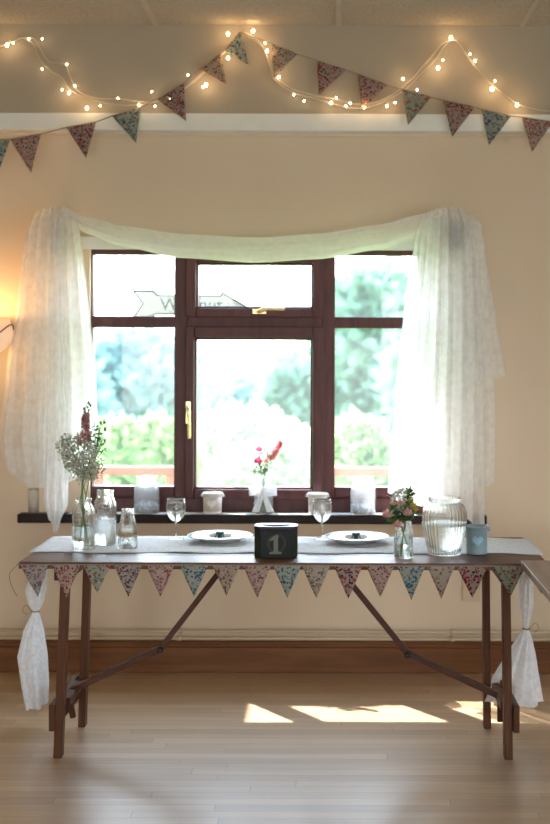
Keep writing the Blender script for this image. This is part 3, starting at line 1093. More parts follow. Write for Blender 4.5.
for k, (a, b, c, mi) in enumerate(pen):
    pennant(b1, P(*a, BYY), P(*b, BYY), P(*c, BYY - .006), mi, 40 + k, org)
MB().ball(P(240, 32, BYY) - org + Vector((0, .008, 0)), .007, 8, 6).build('pin', M['steel'], b1)

# ------------------------------------------------------------------ fairy lights
LY = BY - .026
org = P(240, 33, LY)
fl = thing('fairy_light_string', 'string of warm white fairy lights looped along the bulkhead', 'fairy lights', org)
cabs = [[(-30, 52), (-10, 49), (8, 44), (22, 38), (33, 45), (40, 60), (52, 72), (62, 78), (70, 90), (85, 97), (110, 104), (140, 105), (165, 98), (190, 85), (207, 70), (225, 52), (238, 37), (243, 32)],
        [(22, 38), (34, 39), (41, 50), (50, 62), (64, 64), (70, 75), (77, 90), (95, 98), (120, 99), (150, 102), (175, 95), (200, 75), (222, 55), (240, 33)],
        [(243, 32), (258, 40), (266, 55), (272, 75), (280, 84), (292, 92), (308, 97), (330, 103), (350, 108), (370, 107), (390, 98), (405, 90), (415, 80), (425, 70), (435, 60), (443, 48), (452, 40), (460, 45), (470, 60), (478, 70), (490, 83), (505, 95), (520, 105), (540, 110), (590, 116)],
        [(243, 33), (262, 46), (270, 66), (276, 78), (290, 88), (312, 95), (335, 99), (356, 104), (376, 102), (396, 92), (411, 80), (421, 68), (431, 57), (441, 45), (452, 40)]]
cb = MB()
for q, c in enumerate(cabs):
    pts = spline([P(x, y, LY) - org + Vector((0, -.004 * (q % 2), 0)) for x, y in c], 5)
    cb.tube(pts, .0036, 6)
cb.build('cable', M['cable'], fl)
bl = [(7, 45), (13, 43), (29, 39), (42, 39), (42, 69), (67, 64), (75, 86), (69, 93), (87, 108), (100, 106), (118, 98), (139, 105), (155, 106), (170, 99), (188, 75), (203, 87), (206, 85), (228, 34), (228, 58), (253, 31), (265, 43), (267, 51),
      (284, 65), (279, 77), (294, 95), (304, 101), (331, 103), (346, 106), (364, 107), (387, 106), (395, 103), (403, 79), (417, 90), (438, 68), (443, 60), (451, 38), (470, 54), (475, 61), (492, 89), (495, 81), (517, 105), (62, 90), (152, 92), (336, 98), (350, 103)]
big = {(7, 45): 1, (228, 34): 1, (253, 31): 1, (206, 85): 1.0, (228, 58): .8, (438, 68): 1, (451, 38): 1, (492, 89): 1.2, (517, 105): 1, (69, 93): .7, (87, 108): .8, (331, 103): .7, (364, 107): .7, (139, 105): .5, (267, 51): .8, (279, 77): .5, (403, 79): .5, (387, 106): .5, (475, 61): .5}
bulb0 = None
for k, (x, y) in enumerate(bl):
    p = P(x, y, LY - .014)
    e = big.get((x, y), .3)
    rnd = random.Random(k)
    d = Vector((rnd.uniform(-1, 1), rnd.uniform(-.7, -.1), rnd.uniform(-1, 1))).normalized()
    mb = MB()
    r = .0034 + .0046 * e
    mb.ball((0, 0, 0), (r, r, r * 1.25), 8, 6)
    bo = mb.build('bulb', M['bulb'], fl, loc=p - org)
    cap = MB().tube([p - org + d * .003, p - org + d * .018], .0036, 6).build('bulb_holder', M['bulb_cap'], fl)
    if e > .45:
        point('fairy_light_glow', p + Vector((0, -.022, 0)), (1, .56, .20), .060 * e, .012)

# ------------------------------------------------------------------ trestle table
TY0 = 4.884
TY1 = 5.575
tx0, tx1 = P(18.5, 563, TY0).x, P(549, 565, TY0).x
tcx = (tx0 + tx1) / 2
TCY = (TY0 + TY1) / 2
tab = thing('trestle_table', 'long worn brown wooden trestle table in front of the window', 'table', (tcx, TCY, 0))
hw = (tx1 - tx0) / 2
hd = (TY1 - TY0) / 2
m = MB()
nb = 4
for k in range(nb):
    a = -hd + k * 2 * hd / nb
    m.box(-hw, hw, a + (.001 if k else 0), a + 2 * hd / nb - .001, TZ - .026, TZ)
o = m.build('tabletop', M['table'], tab, bevel=.003)
ap_ = MB().box(-hw + .1, hw - .1, -hd + .05, -hd + .075, TZ - .07, TZ - .026)
for sx in (-1, 1):
    px_leg = 62 if sx < 0 else 507
    lx = P(px_leg, 700, TY0 + .02).x - tcx
    for (yy, nm) in ((TY0 + .03, 'front'), (TY0 + .43, 'rear')):
        ly = yy - TCY
        if nm == 'front':
            tp_, bt = P(66 if sx < 0 else 505.5, 575, yy), P(58.5 if sx < 0 else 508, 760, yy)
            w = .031
        else:
            tp_, bt = P(88 if sx < 0 else 485.5, 575, yy), P(82.5 if sx < 0 else 487, 727, yy)
            w = .029
        MB().bar((tp_.x - tcx, ly, TZ - .026), (bt.x - tcx, ly, 0), .05, w, (1, 0, 0)).build('leg', M['leg'], tab, bevel=.003)
    # cross rail under the top and low stretcher board with the protruding end
    MB().box(lx - .03, lx + .03, -hd + .01, hd - .05, TZ - .072, TZ - .026).build('top_rail', M['brace'], tab, bevel=.003)
    xo = lx + sx * .033
    zlow = P(50, 718, TY0).z
    MB().box(xo - .012, xo + .012, -hd - .005, TY0 + .46 - TCY, zlow - .05, zlow + .05).build('stretcher', M['leg'], tab, bevel=.003)
    # folding two piece brace
    ymid = TY0 + .23
    if sx < 0:
        pts = [(68, 692), (161, 648), (228, 578)]
    else:
        pts = [(500, 696), (407, 653), (333, 573)]
    q = [P(a, b, ymid) - Vector((tcx, TCY, 0)) for a, b in pts]
    s1 = MB().bar(q[0], q[1], .034, .024).build('lower_brace', M['brace'], tab, bevel=.003)
    s2 = MB().bar(q[1] + Vector((0, .004, 0)), Vector((q[2].x, q[2].y, TZ - .03)), .028, .022).build('upper_brace', M['brace'], tab, bevel=.003)
    MB().tube([q[1] + Vector((0, -.03, -.004)), q[1] + Vector((0, .03, -.004))], .011, 10).build('hinge_bolt', M['iron'], tab)
    MB().bar(q[0] + Vector((0, 0, 0)), Vector((lx, q[0].y, q[0].z - .10)), .02, .02).build('brace_cleat', M['leg'], tab)
    MB().box(min(lx, q[0].x) - .015, max(lx, q[0].x) + .015, q[0].y - .14, q[0].y + .14, q[0].z - .02, q[0].z + .015).build('brace_rail', M['leg'], tab, bevel=.003)

# second table whose corner pokes in at the right
z2 = .762
ax = P(520.5, 561, 4.83).x
t2 = thing('trestle_table', 'second wooden table whose corner pokes in at the right edge', 'table', (ax + .38, 4.83 - .95, 0))
m = MB()
for k in range(4):
    m.box(-.38 + k * .19 + .0005, -.19 + k * .19 - .0005, -.95, .95, z2 - .028, z2)
m.build('tabletop', M['table2'], t2, bevel=.003)
for yy in (-.8, .75):
    MB().box(-.34, .34, yy - .03, yy + .03, z2 - .075, z2 - .028).build('top_rail', M['brace'], t2)
    for xx in (-.16, .3):
        MB().box(xx - .02, xx + .02, yy - .02, yy + .02, 0, z2 - .075).build('leg', M['leg'], t2)

# table bunting along the front edge
BZt = TZ - .012
org = Vector((tcx, TY0 - .006, BZt))
b2 = thing('fabric_bunting', 'floral fabric bunting pinned along the front edge of the trestle table', 'bunting', org)
apx = [(34, 597, 0), (66, 598, 1), (97, 593, 2), (128, 597, 3), (160, 597, 1), (194, 597, 4), (226, 596, 5), (257, 598, 1), (287, 598, 4), (316, 598, 7), (348, 599, 6), (380, 597, 1), (411, 600, 4), (441, 599, 7), (472, 598, 6), (510, 597, 2), (541, 594, 4)]
tops = []
for k, (x, y, mi) in enumerate(apx):
    a = P(x - 14.2 if k < 14 else x - 16, 566, TY0 - .008)
    b = P(x + 14.2 if k < 14 else x + 16, 566, TY0 - .008)
    a.z = b.z = BZt + .004
    pennant(b2, a, b, P(x + (.3 if k else 4), y, TY0 - .012), mi, 80 + k, org)
    tops += [a - org, b - org]
tp = MB()
tp.tube([(tx0 - tcx - .005, 0, .004)] + [p + Vector((0, -.001, 0)) for p in tops], .0024, 6)
lo_ = P(22, 570, TY0 - .006) - org
tp.tube(spline([(tx0 - tcx - .002, 0, .002), (tx0 - tcx - .03, -.004, -.03), (tx0 - tcx - .026, -.002, -.07), (tx0 - tcx - .004, 0, -.115)], 6), .0016, 6)
tp.build('tape', simple('table_bunting_tape', (.30, .23, .19), .9), b2)

# lace runner lying along the table with tied tails
RYc = 5.31
run = thing('lace_table_runner', 'white lace runner along the table with its hanging ends tied in twine', 'table runner', (tcx, RYc, TZ))
rw = .21
def run_fn(u, v):
    x = -hw - .012 + (2 * hw + .024) * u
    y = -rw + 2 * rw * v
    e = .012 * math.sin(u * 30) * (1 if v in (0, 1) else 0)
    d = .0035 + .0018 * math.sin(u * 46 + v * 4) * math.sin(v * 9 + u * 5)
    return (x, y + e, max(.0015, d))
MB().grid(run_fn, 110, 16).build('runner_top', M['lace'], run, solid=.001)
def lace_tail(sx, cpx, knots, name):
    """gathered lace hanging below the table end; knots: rows of (py, px_left, px_right, depth)"""
    rows = knots
    def fn(u, v):
        k = v * (len(rows) - 1)
        i = min(int(k), len(rows) - 2)
        t = k - i
        t = t * t * (3 - 2 * t)
        py, l, r, dp = [rows[i][j] + (rows[i + 1][j] - rows[i][j]) * t for j in range(4)]
        a = 2 * PI * u
        cx_, hw_ = (l + r) / 2, (r - l) / 2
        ru = 1 + .10 * math.sin(9 * a + v * 3) + .05 * math.sin(17 * a)
        p = P(cx_ + hw_ * math.cos(a) * ru, py + (1.5 * math.sin(5 * a) if v > .99 else 0), RYc)
        return (p.x - tcx, dp * math.sin(a) * ru, p.z - TZ)
    return MB().grid(fn, 72, 40).build(name, M["lace"], run)
lt = [(550, 44, 50, .20), (562, 40, 47, .12), (572, 33, 46, .07), (590, 26, 45, .05), (604, 29, 42, .025), (611.5, 33, 38, .010), (616, 31, 40, .018), (630, 25, 43, .05), (656, 20, 46, .08), (685, 24, 47, .085), (704, 27, 46, .085)]
rt = [(552, 520, 527, .18), (566, 520, 528, .10), (580, 520, 532, .05), (605, 519, 533, .035), (620, 522, 530, .018), (629, 524, 528, .009), (636, 519, 531, .02), (655, 508, 535, .06), (680, 494, 538, .085), (701, 486, 541, .09)]
ends = [lace_tail(-1, 36, lt, 'hanging_end'), lace_tail(1, 526, rt, 'hanging_end')]
for (px, py), he in zip(((35.5, 611.5), (526, 629)), ends):
    tw = MB()
    c = P(px, py, RYc) - Vector((tcx, RYc, TZ))
    ringp = [(c.x + .014 * math.cos(2 * PI * k / 16), .014 * math.sin(2 * PI * k / 16), c.z + .0015 * (k % 3)) for k in range(17)]
    tw.tube(ringp, .003, 6)
    s = 1 if px > 200 else -1
    tw.tube(spline([(c.x + .012 * s, -.01, c.z), (c.x + .035 * s, -.02, c.z + .03), (c.x + .048 * s, -.02, c.z + .005), (c.x + .03 * s, -.015, c.z - .01)], 6), .0015, 5)
    tw.build('twine_tie', M['twine'], he)


# ------------------------------------------------------------------ things on the table and sill
def spot(px, pbot, z=TZ):
    Y = (H - z) * F / (pbot - VY)
    # small roll correction
    p = P(px, pbot, Y)
    return Vector((p.x, Y, z))

def vessel(prof_out, t=.0025):
    """closed double wall from an outer profile (bottom centre to rim)"""
    inner = [(max(.0, r - t), max(z, prof_out[0][1] + t * 1.6)) for r, z in prof_out]
    inner = [(r, z) for r, z in inner if r > 0]
    return prof_out + inner[::-1] + [(0, prof_out[0][1] + t * 1.6)]

def water_prof(prof_out, level, t=.0032):
    pr = [(0, prof_out[0][1] + .006)]
    for r, z in prof_out:
        if z >= .006 and z < level and r > t:
            pr.append((r - t, max(z, prof_out[0][1] + .006)))
    last = interp([(z, r) for r, z in prof_out if r > 0], level)
    pr += [(last - t, level), (0, level)]
    return pr

RUNZ = .0065   # top of the runner over the boards
WC = (0, 0, 0)

# tall flower bottle
s = spot(83.5, 551)
bot = thing('glass_bottle', 'tall clear glass bottle of flowers at the left end of the table', 'bottle', (s.x, s.y, TZ + .001))
pr = [(0, 0), (.042, 0), (.046, .004), (.0465, .02), (.0465, .135), (.045, .155), (.038, .175), (.031, .185), (.029, .192), (.033, .197), (.033, .204), (.030, .206)]
MB().lathe(vessel(pr), 40).build('glass', M['glass'], bot)
MB().lathe(water_prof(pr, .092), 40).build('water', M['water'], bot)
BS = s + Vector((0, 0, .001))

# water jar behind it
s = spot(105, 547)
jar = thing('glass_jar', 'clear glass storage jar half full of water behind the flower bottle', 'jar', (s.x, s.y, TZ + RUNZ))
pr = [(0, 0), (.043, 0), (.047, .006), (.047, .15), (.045, .17), (.036, .19), (.034, .195), (.034, .22), (.032, .222)]
MB().lathe(vessel(pr, .003), 40).build('glass', M['glass'], jar)
MB().lathe(water_prof(pr, .105), 40).build('water', M['water'], jar)
lb = MB()
for k in range(9):
    a = -PI / 2 - .75 + k * 1.5 / 8
    lb.box(-.004, .004, -.002, .0008, -.008 + .003 * (k % 2), .008 - .004 * (k % 3 == 1),
           Matrix.Translation((.047 * math.cos(a), .047 * math.sin(a), .125)) @ Matrix.Rotation(a + PI / 2, 4, 'Z'))
lbo = lb.build('raised_band', M['glass'], jar)

# small tapered jar with tealight and twine
s = spot(127.5, 550)
sj = thing('glass_jar', 'small tapered glass jar with twine and a tealight in it on the table', 'jar', (s.x, s.y, TZ + .002))
pr = [(0, 0), (.038, 0), (.041, .004), (.040, .03), (.034, .09), (.029, .125), (.025, .138), (.025, .158), (.023, .16)]
MB().lathe(vessel(pr), 36).build('glass', M['glass'], sj)
tw = MB()
for q in range(3):
    tw.tube([(.0385 * math.cos(2 * PI * k / 24), .0385 * math.sin(2 * PI * k / 24), .054 + q * .003) for k in range(25)], .0016, 5)
for sgn in (-1, 1):
    tw.tube(spline([(0, -.040, .056), (.012 * sgn, -.044, .066), (.022 * sgn, -.044, .060), (.012 * sgn, -.043, .053), (0, -.041, .056)], 6), .0018, 5)
    tw.tube(spline([(0, -.041, .056), (.008 * sgn, -.044, .046), (.014 * sgn, -.044, .036)], 5), .0016, 5)
tw.build('twine_bow', M['twine'], sj)
tl = thing('tealight_candle', 'white tealight candle inside the small tapered jar', 'candle', (s.x, s.y, TZ + .007))
MB().lathe([(0, 0), (.019, 0), (.0195, .016), (.0185, .016), (.018, .012), (0, .012)], 24).build('metal_cup', M['alu'], tl)
wx = MB().lathe([(0, .0125), (.0175, .0125), (.0175, .0135), (0, .014)], 24).build('wax', M['wax'], tl)
MB().tube([(0, 0, .014), (.001, 0, .021)], .0008, 5).build('wick', M['iron'], wx)

# wine glasses
def wine_glass(px, pbot, label):
    s = spot(px, pbot)
    t = thing('wine_glass', label, 'wine glass', (s.x, s.y, TZ + RUNZ), 0, 'wine glasses on the table')
    bowl = [(0, .070), (.010, .0715), (.022, .079), (.033, .094), (.0395, .112), (.041, .128), (.039, .148), (.036, .166), (.0348, .166), (.0378, .148), (.0398, .128), (.0382, .112), (.032, .0955), (.0215, .081), (.010, .0735), (0, .0725)]
    MB().lathe(bowl, 36).build('bowl', M['goblet'], t)
    MB().lathe([(0, .0025), (.005, .003), (.0038, .012), (.0032, .035), (.0036, .060), (.0065, .0698), (0, .0702)], 16).build('stem', M['goblet'], t)
    MB().lathe([(0, 0), (.034, 0), (.035, .0012), (.02, .0022), (.006, .0032), (0, .0034)], 32).build('foot', M['goblet'], t)
wine_glass(176, 540.5, 'left wine glass, beside the left dinner plate and the jars')
wine_glass(322, 540.5, 'right wine glass, between the dark tin and the right dinner plate')

# dinner plates with a ribbon tied favour on each
def plate(px, Y, label, flabel, mir):
    c = P(px, 540, Y)
    t = thing('dinner_plate', label, 'plate', (c.x, Y, TZ + RUNZ), 0, 'dinner plates on the table')
    pr = [(0, .003), (.07, .003), (.078, 0), (.084, .001), (.09, .008), (.137, .022), (.1375, .0235), (.136, .0245), (.09, .012), (.08, .007), (0, .007)]
    MB().lathe(pr, 56).build('dish', M['ceramic'], t)
    MB().lathe([(.128, .0225), (.1305, .0232), (.1305, .0238), (.128, .0232)], 56).build('rim_line', simple('grey_rim_line', (.35, .36, .37), .3), t)
    f = thing('ribbon_favour', flabel, 'favour', (c.x + .012 * mir, Y, TZ + RUNZ + .0075))
    b = MB()
    b.tube([(-.045, 0, .012), (-.03, 0, .013), (.03, 0, .013), (.045, 0, .012)], [.006, .011, .011, .006], 12)
    b.build('rolled_paper', M['bucket'], f)
    r = MB()
    r.tube([(-.009, 0, .013), (.009, 0, .013)], .0118, 14)
    for sgn in (-1, 1):
        r.ball((.009 * sgn, -.004, .025), (.009, .005, .005), 10, 6)
        r.tube(spline([(0, -.006, .026), (.012 * sgn, -.012, .020), (.018 * sgn, -.016, .008)], 5), .0024, 6)
    r.build('ribbon_bow', M['ribbon'], f)
plate(220, 5.405, 'white dinner plate at the left place, left of the dark number tin', 'small roll tied with dark ribbon on the left dinner plate', 0)
plate(356, 5.385, 'white dinner plate at the right place, behind the flower posy', 'small roll tied with dark ribbon on the right dinner plate', 0)

# table number tin
s = spot(275.5, 558.5)
tin = thing('number_tin', 'dark octagonal tin money box with a number one on its front', 'tin', (s.x, s.y + .055, TZ))
W_, D_, C_ = .0825, .055, .022
octo = [(-W_ + C_, -D_), (W_ - C_, -D_), (W_, -D_ + C_), (W_, D_ - C_), (W_ - C_, D_), (-W_ + C_, D_), (-W_, D_ - C_), (-W_, -D_ + C_)]
def octa(z0, z1, k):
    mb = MB()
    vs = [(x * k, y * k, z0) for x, y in octo] + [(x * k, y * k, z1) for x, y in octo]
    fs = [tuple(range(7, -1, -1)), tuple(range(8, 16))] + [(i, (i + 1) % 8, (i + 1) % 8 + 8, i + 8) for i in range(8)]
    return mb.add(vs, fs)
octa(0, .108, 1).build('tin_body', M['tin'], tin, bevel=.002)
octa(.108, .121, 1.02).build('lid', M['tin_lid'], tin, bevel=.003)
MB().lathe([(0, 0), (.05, 0), (.055, .0015), (.052, .003), (.0, .003)], 40).build('coin_slot_panel', M['tin_slot'], tin, loc=(0, 0, .121)).scale = (1, .55, 1)
for sgn in (-1, 1):
    cx_ = sgn * (W_ - C_ / 2)
    Mt = Matrix.Translation((cx_ , -D_ + C_ / 2, .054)) @ Matrix.Rotation(sgn * PI / 4, 4, 'Z')
    eo = MB().box(-.012, .012, -.0012, .0005, -.048, .048, Mt).build('corner_panel', M['tin_side'], tin)
one = [(-.026, 0), (.026, 0), (.026, .008), (.011, .010), (.010, .060), (.014, .074), (.006, .080), (-.012, .070), (-.026, .058), (-.024, .052), (-.008, .057), (-.009, .010), (-.026, .008)]
MB().prism([(x * .9 + .0, z * .95 + .016) for x, z in one], -D_ - .0022, -D_ - .0003).build('number_one', M['chalk'], tin)
wr = MB()
for k in range(30):
    a = 2 * PI * k / 30
    c = (.032 * math.cos(a) + .004, -D_ - .0012, .058 + .034 * math.sin(a))
    wr.prism([(c[0] + .007 * math.cos(a + t), c[2] + .004 * math.sin(a * 2 + t)) for t in (0, 1.57, 3.14, 4.71)], -D_ - .0012, -D_ - .0002)
wr.build('leaf_wreath', M['tin_leaf'], tin)

# posy jar
s = spot(403.5, 557.5)
PS = s.copy()
pj = thing('glass_jar', 'little clear glass jar holding the pink rose posy on the table', 'jar', (s.x, s.y, TZ + .001))
pr = [(0, 0), (.033, 0), (.0365, .004), (.0365, .10), (.035, .112), (.031, .12), (.031, .138), (.029, .14)]
MB().lathe(vessel(pr), 36).build('glass', M['glass'], pj)
MB().lathe(water_prof(pr, .085), 36).build('water', M['water'], pj)

# ribbed water jug
s = spot(445, 556)
jg = thing('ribbed_glass_jug', 'large ribbed clear glass jar of water near the right end of the table', 'jug', (s.x, s.y + .03, TZ + .003))
pr = [(0, 0), (.055, 0), (.060, .004), (.066, .03), (.076, .075), (.083, .115), (.085, .145), (.082, .172), (.073, .192), (.062, .202), (.057, .206), (.060, .212), (.061, .222), (.058, .224)]
prs = [pr[0]]
sm = spline([(r, 0, z) for r, z in pr[1:]], 3)
prs += [(p.x, p.z) for p in sm]
MB().lathe(vessel(prs, .004), 192, rib=.0032, nrib=32).build('glass', M['glass'], jg)
MB().lathe(water_prof(pr, .125, .005), 48).build('water', M['water'], jg)

# blue tin bucket
def heart(r, sc_, dz):
    """flat heart wrapped on a cylinder of radius r, facing -y"""
    pts = []
    for k in range(28):
        t = 2 * PI * k / 28
        x = 16 * math.sin(t) ** 3
        z = 13 * math.cos(t) - 5 * math.cos(2 * t) - 2 * math.cos(3 * t) - math.cos(4 * t)
        pts.append((x * sc_ / 16, z * sc_ / 16 + dz))
    vs = []
    for off in (r - .0006, r + .0014):
        for x, z in pts:
            a = x / r
            vs.append((off * math.sin(a), -off * math.cos(a), z))
        vs.append((0, -off, dz))
    n = 28
    fs = []
    for i in range(n):
        j = (i + 1) % n
        fs.append((2 * n + 1, n + 1 + j, n + 1 + i))
        fs.append((i, j, n + 1 + j, n + 1 + i))
    return MB().add(vs, fs)

def bucket(name, label, cat, loc, r, h, mat, hm, group=None):
    t = thing(name, label, cat, loc, 0, group)
    k = .97
    pr = [(0, 0), (r * k, 0), (r * k, h * .05), (r, h * .93), (r + .003, h * .94), (r + .004, h * .97), (r + .003, h), (r - .001, h), (r - .002, h * .93), (r * k - .0018, h * .06), (0, h * .06)]
    MB().lathe(pr, 40).build('pail', mat, t)
    if name == 'white_bucket':
        MB().lathe([(r * .975, h * .12), (r * .990, h * .12), (r * 1.012, h * .80), (r * .99, h * .80)], 40).build('coloured_band', M['pot_grey'], t)
    ho = heart(r * 1.012, r * .50, h * .50).build('heart', hm, t)
    ho['label'] = 'raised heart on the front'
    e = MB()
    for sgn in (-1, 1):
        e.box(sgn * (r + .003) - .006, sgn * (r + .003) + .006, -.008, .008, h * .80, h * .95)
    e.build('ear', mat, t, bevel=.002)
    hd_ = MB()
    hd_.tube(spline([(-(r + .010), 0, h * .87), (-(r + .012), .02, h * .80), (-r * .6, r * .92, h * .70), (0, r + .012, h * .66), (r * .6, r * .92, h * .70), (r + .012, .02, h * .80), (r + .010, 0, h * .87)], 6), .0016, 6)
    hd_.build('wire_handle', M['steel'], t)
    return t
s = spot(477.5, 555)
bucket('blue_tin_bucket', 'pale blue tin bucket with a heart at the right end of the table', 'bucket', (s.x, s.y + .03, TZ + .004), .042, .11, M['blue_tin'], M['blue_heart'])

# on the sill
lsx0, lsx1 = P(66, 512, 6.1).x, P(418, 512, 6.1).x
lst = thing('lace_sill_runner', 'white lace strip lying along the window sill under the jars and buckets', 'runner', ((lsx0 + lsx1) / 2, 6.171, OZ0))
lh = (lsx1 - lsx0) / 2
MB().grid(lambda u, v: (-lh + 2 * lh * u, -.036 + .072 * v + (.004 * math.sin(u * 90) if v == 0 else 0), .0016 + .0012 * math.sin(u * 37 + v * 5) ** 2), 120, 8).build('lace_cloth', M['lace'], lst, solid=.001)
SZ = OZ0 + .004
SLY = 6.165
def onsill(px):
    p = P(px, 513, SLY)
    return (p.x, SLY, SZ)
bucket('white_bucket', 'white bucket with a heart on the sill at the left of the lace jar', 'bucket', onsill(212.5), .044, .098, M['bucket'], M['heart'], 'white heart buckets on the sill')
bucket('white_bucket', 'white bucket with a heart on the sill behind the right wine glass', 'bucket', onsill(317.5), .044, .098, M['bucket'], M['heart'], 'white heart buckets on the sill')

def sill_jar(px, label):
    t = thing('kilner_jar', label, 'jar', onsill(px), 0, 'clear jars on the sill')
    pr = [(0, 0), (.055, 0), (.060, .005), (.060, .11), (.057, .13), (.048, .145), (.046, .15), (.048, .155), (.048, .172), (.046, .174)]
    MB().lathe(vessel(pr, .0035), 40).build('glass', M['frost'], t)
    g = MB()
    for k in range(11):
        a = -PI / 2 - .85 + k * 1.7 / 10
        g.box(-.0045, .0045, -.0022, .0006, -.009 + .004 * (k % 2), .009 - .005 * (k % 3 == 1),
              Matrix.Translation((.060 * math.cos(a), .060 * math.sin(a), .035)) @ Matrix.Rotation(a + PI / 2, 4, 'Z'))
    go = g.build('raised_pattern', M['frost'], t)
    pe = MB()
    rnd = random.Random(int(px))
    for k in range(60):
        a, rr = rnd.uniform(0, 6.28), .05 * math.sqrt(rnd.random())
        pe.ball((rr * math.cos(a), rr * math.sin(a), .010 + .032 * rnd.random()), .0065, 8, 5)
    pb = pe.build('pebbles', simple('blue_grey_pebble', (.42, .44, .50), .4, var=.5, scale=60), t)
    pb['kind'] = 'stuff'
sill_jar(146.5, 'clear lidless jar of small stones on the sill beyond the small tapered jar')
sill_jar(363, 'clear lidless jar of small stones on the sill right of the right white bucket')
t = thing('glass_tumbler', 'slim clear glass on the left end of the sill under the sheer tail', 'glass', onsill(33.5))
MB().lathe(vessel([(0, 0), (.024, 0), (.026, .003), (.027, .10), (.026, .115)], .002), 32).build('glass', M['frost'], t)

# lace wrapped flower jar on the sill
lj = onsill(263.5)
t = thing('lace_wrapped_jar', 'glass jar wrapped with a white lace bow holding pink flowers on the sill', 'jar', lj)
pr = [(0, 0), (.042, 0), (.046, .004), (.046, .12), (.043, .135), (.034, .15), (.034, .175), (.032, .177)]
MB().lathe(vessel(pr, .0025), 36).build('glass', M['frost'], t)
lw_ = MB()
def band(u, v):
    a = 2 * PI * u
    r = .048 + .0015 * math.sin(14 * a)
    return (r * math.cos(a), r * math.sin(a), .085 + .045 * v)
lw_.grid(band, 60, 6)
for sgn in (-1, 1):
    def loop(u, v, sgn=sgn):
        a = 2 * PI * u
        return (sgn * (.005 + .030 * (1 - math.cos(a)) / 2 * 2), -.052 - .014 * math.sin(a), .108 + .014 * (v - .5) * (1 + 1.6 * (1 - math.cos(a)) / 2) + .006 * math.sin(a))
    lw_.grid(loop, 24, 4)
    def tailr(u, v, sgn=sgn):
        return (sgn * (.002 + .034 * v + .018 * (u - .5) * (1 + v)), -.053 - .006 * math.sin(v * 3 + u * 3), .106 - .095 * v)
    lw_.grid(tailr, 6, 12)
lw_.ball((0, -.054, .107), (.009, .007, .010), 10, 6)
lo_ = lw_.build('lace_bow', M['lace'], t, solid=.0012)
lo_['label'] = 'white lace band and bow'


# ------------------------------------------------------------------ flowers
def stem_path(base, tip, bend=(0, 0, 0)):
    base, tip = Vector(base), Vector(tip)
    midp = base.lerp(tip, .5) + Vector(bend)
    return spline([base, midp, tip], 8)

def rose(mb, c, r, seed):
    rnd = random.Random(seed)
    mb.ball(c, (r * .55, r * .55, r * .6), 10, 6)
    for ring, (n, rr, tilt) in enumerate(((4, .55, .9), (5, .75, .6), (6, .95, .25))):
        for k in range(n):
            a = 2 * PI * k / n + ring * .5
            def fn(u, v, a=a, rr=rr, tilt=tilt):
                w = (u - .5) * 1.5
                h = v
                rad = r * rr * (.55 + .5 * math.sin(h * PI * .6)) + r * .12 * h * (1 - tilt)
                return (c[0] + rad * math.cos(a + w * (.7 - .2 * h)), c[1] + rad * math.sin(a + w * (.7 - .2 * h)), c[2] - r * .55 + r * (1.0 * tilt + .55) * h * (1 - .25 * abs(w)))
            mb.grid(fn, 4, 4)

def spike(mb, path, r, n, seed, t0=.0, size=.011, hang=False):
    """florets around the end part of a stem"""
    rnd = random.Random(seed)
    for k in range(n):
        t = t0 + (1 - t0) * (k + rnd.random()) / n
        i = min(int(t * (len(path) - 1)), len(path) - 2)
        p = Vector(path[i]).lerp(Vector(path[i + 1]), t * (len(path) - 1) - i)
        a = rnd.uniform(0, 2 * PI)
        rr = r * (1 - .8 * (t - t0) / (1 - t0)) * rnd.uniform(.45, 1.25)
        d = Vector((math.cos(a), math.sin(a), rnd.uniform(-.1, .5)))
        c = p + d * rr
        for q in range(5):
            b = 2 * PI * q / 5
            dd = d.orthogonal().normalized()
            dd = (Matrix.Rotation(b, 4, d) @ dd) * .9 + d * .5
            mb.leaf(c, dd, size, size * .8)

def flower(name, label, cat, base, parts, group=None):
    t = thing(name, label, cat, base, 0, group)
    for nm, mb, mat in parts:
        mb.build(nm, mat, t)
    return t

def local(px, py, Y, base):
    return P(px, py, Y) - Vector(base)

# tall bottle arrangement
B0 = Vector((BS.x, BS.y, BS.z + .008))
def in_bottle(i):
    return Vector([(.02, -.012, 0), (-.024, .008, .004), (.004, .016, 0), (-.012, -.018, .002), (.026, .012, 0)][i])
NK = Vector((0, 0, .195))
def bottle_stem(i, px, py, dY=0.0):
    b = in_bottle(i)
    tip = local(px, py, B0.y + dY, B0)
    nk = NK + Vector((-b.x * .45, -b.y * .45, 0))
    return spline([b, b.lerp(nk, .5), nk, nk.lerp(tip, .5) + Vector((0, 0, .004)), tip], 6)
pth = bottle_stem(0, 86, 415)
s1, s2 = MB(), MB()
s1.tube(pth, .0024, 6)
spike(s2, pth[-6:], .018, 46, 5, .1, .017)
top = MB()
tp2 = [P(86, 415, B0.y) - B0, P(85, 408, B0.y) - B0, P(88, 402.5, B0.y) - B0, P(90, 403, B0.y) - B0]
top.tube(tp2[:3], .0014, 5)
for k in range(9):
    f_ = k / 8
    c = tp2[0].lerp(tp2[2], f_) + Vector((random.uniform(-.012, .012), random.uniform(-.01, .01), 0))
    top.ball(c, (.0042, .0042, .0060), 8, 5)
flower('larkspur_stem', 'dusky pink larkspur spike, tallest stem in the tall bottle', 'flower', B0, [('stem', s1, M['stem']), ('florets', s2, M['larkspur']), ('buds', top, M['leaf'])])
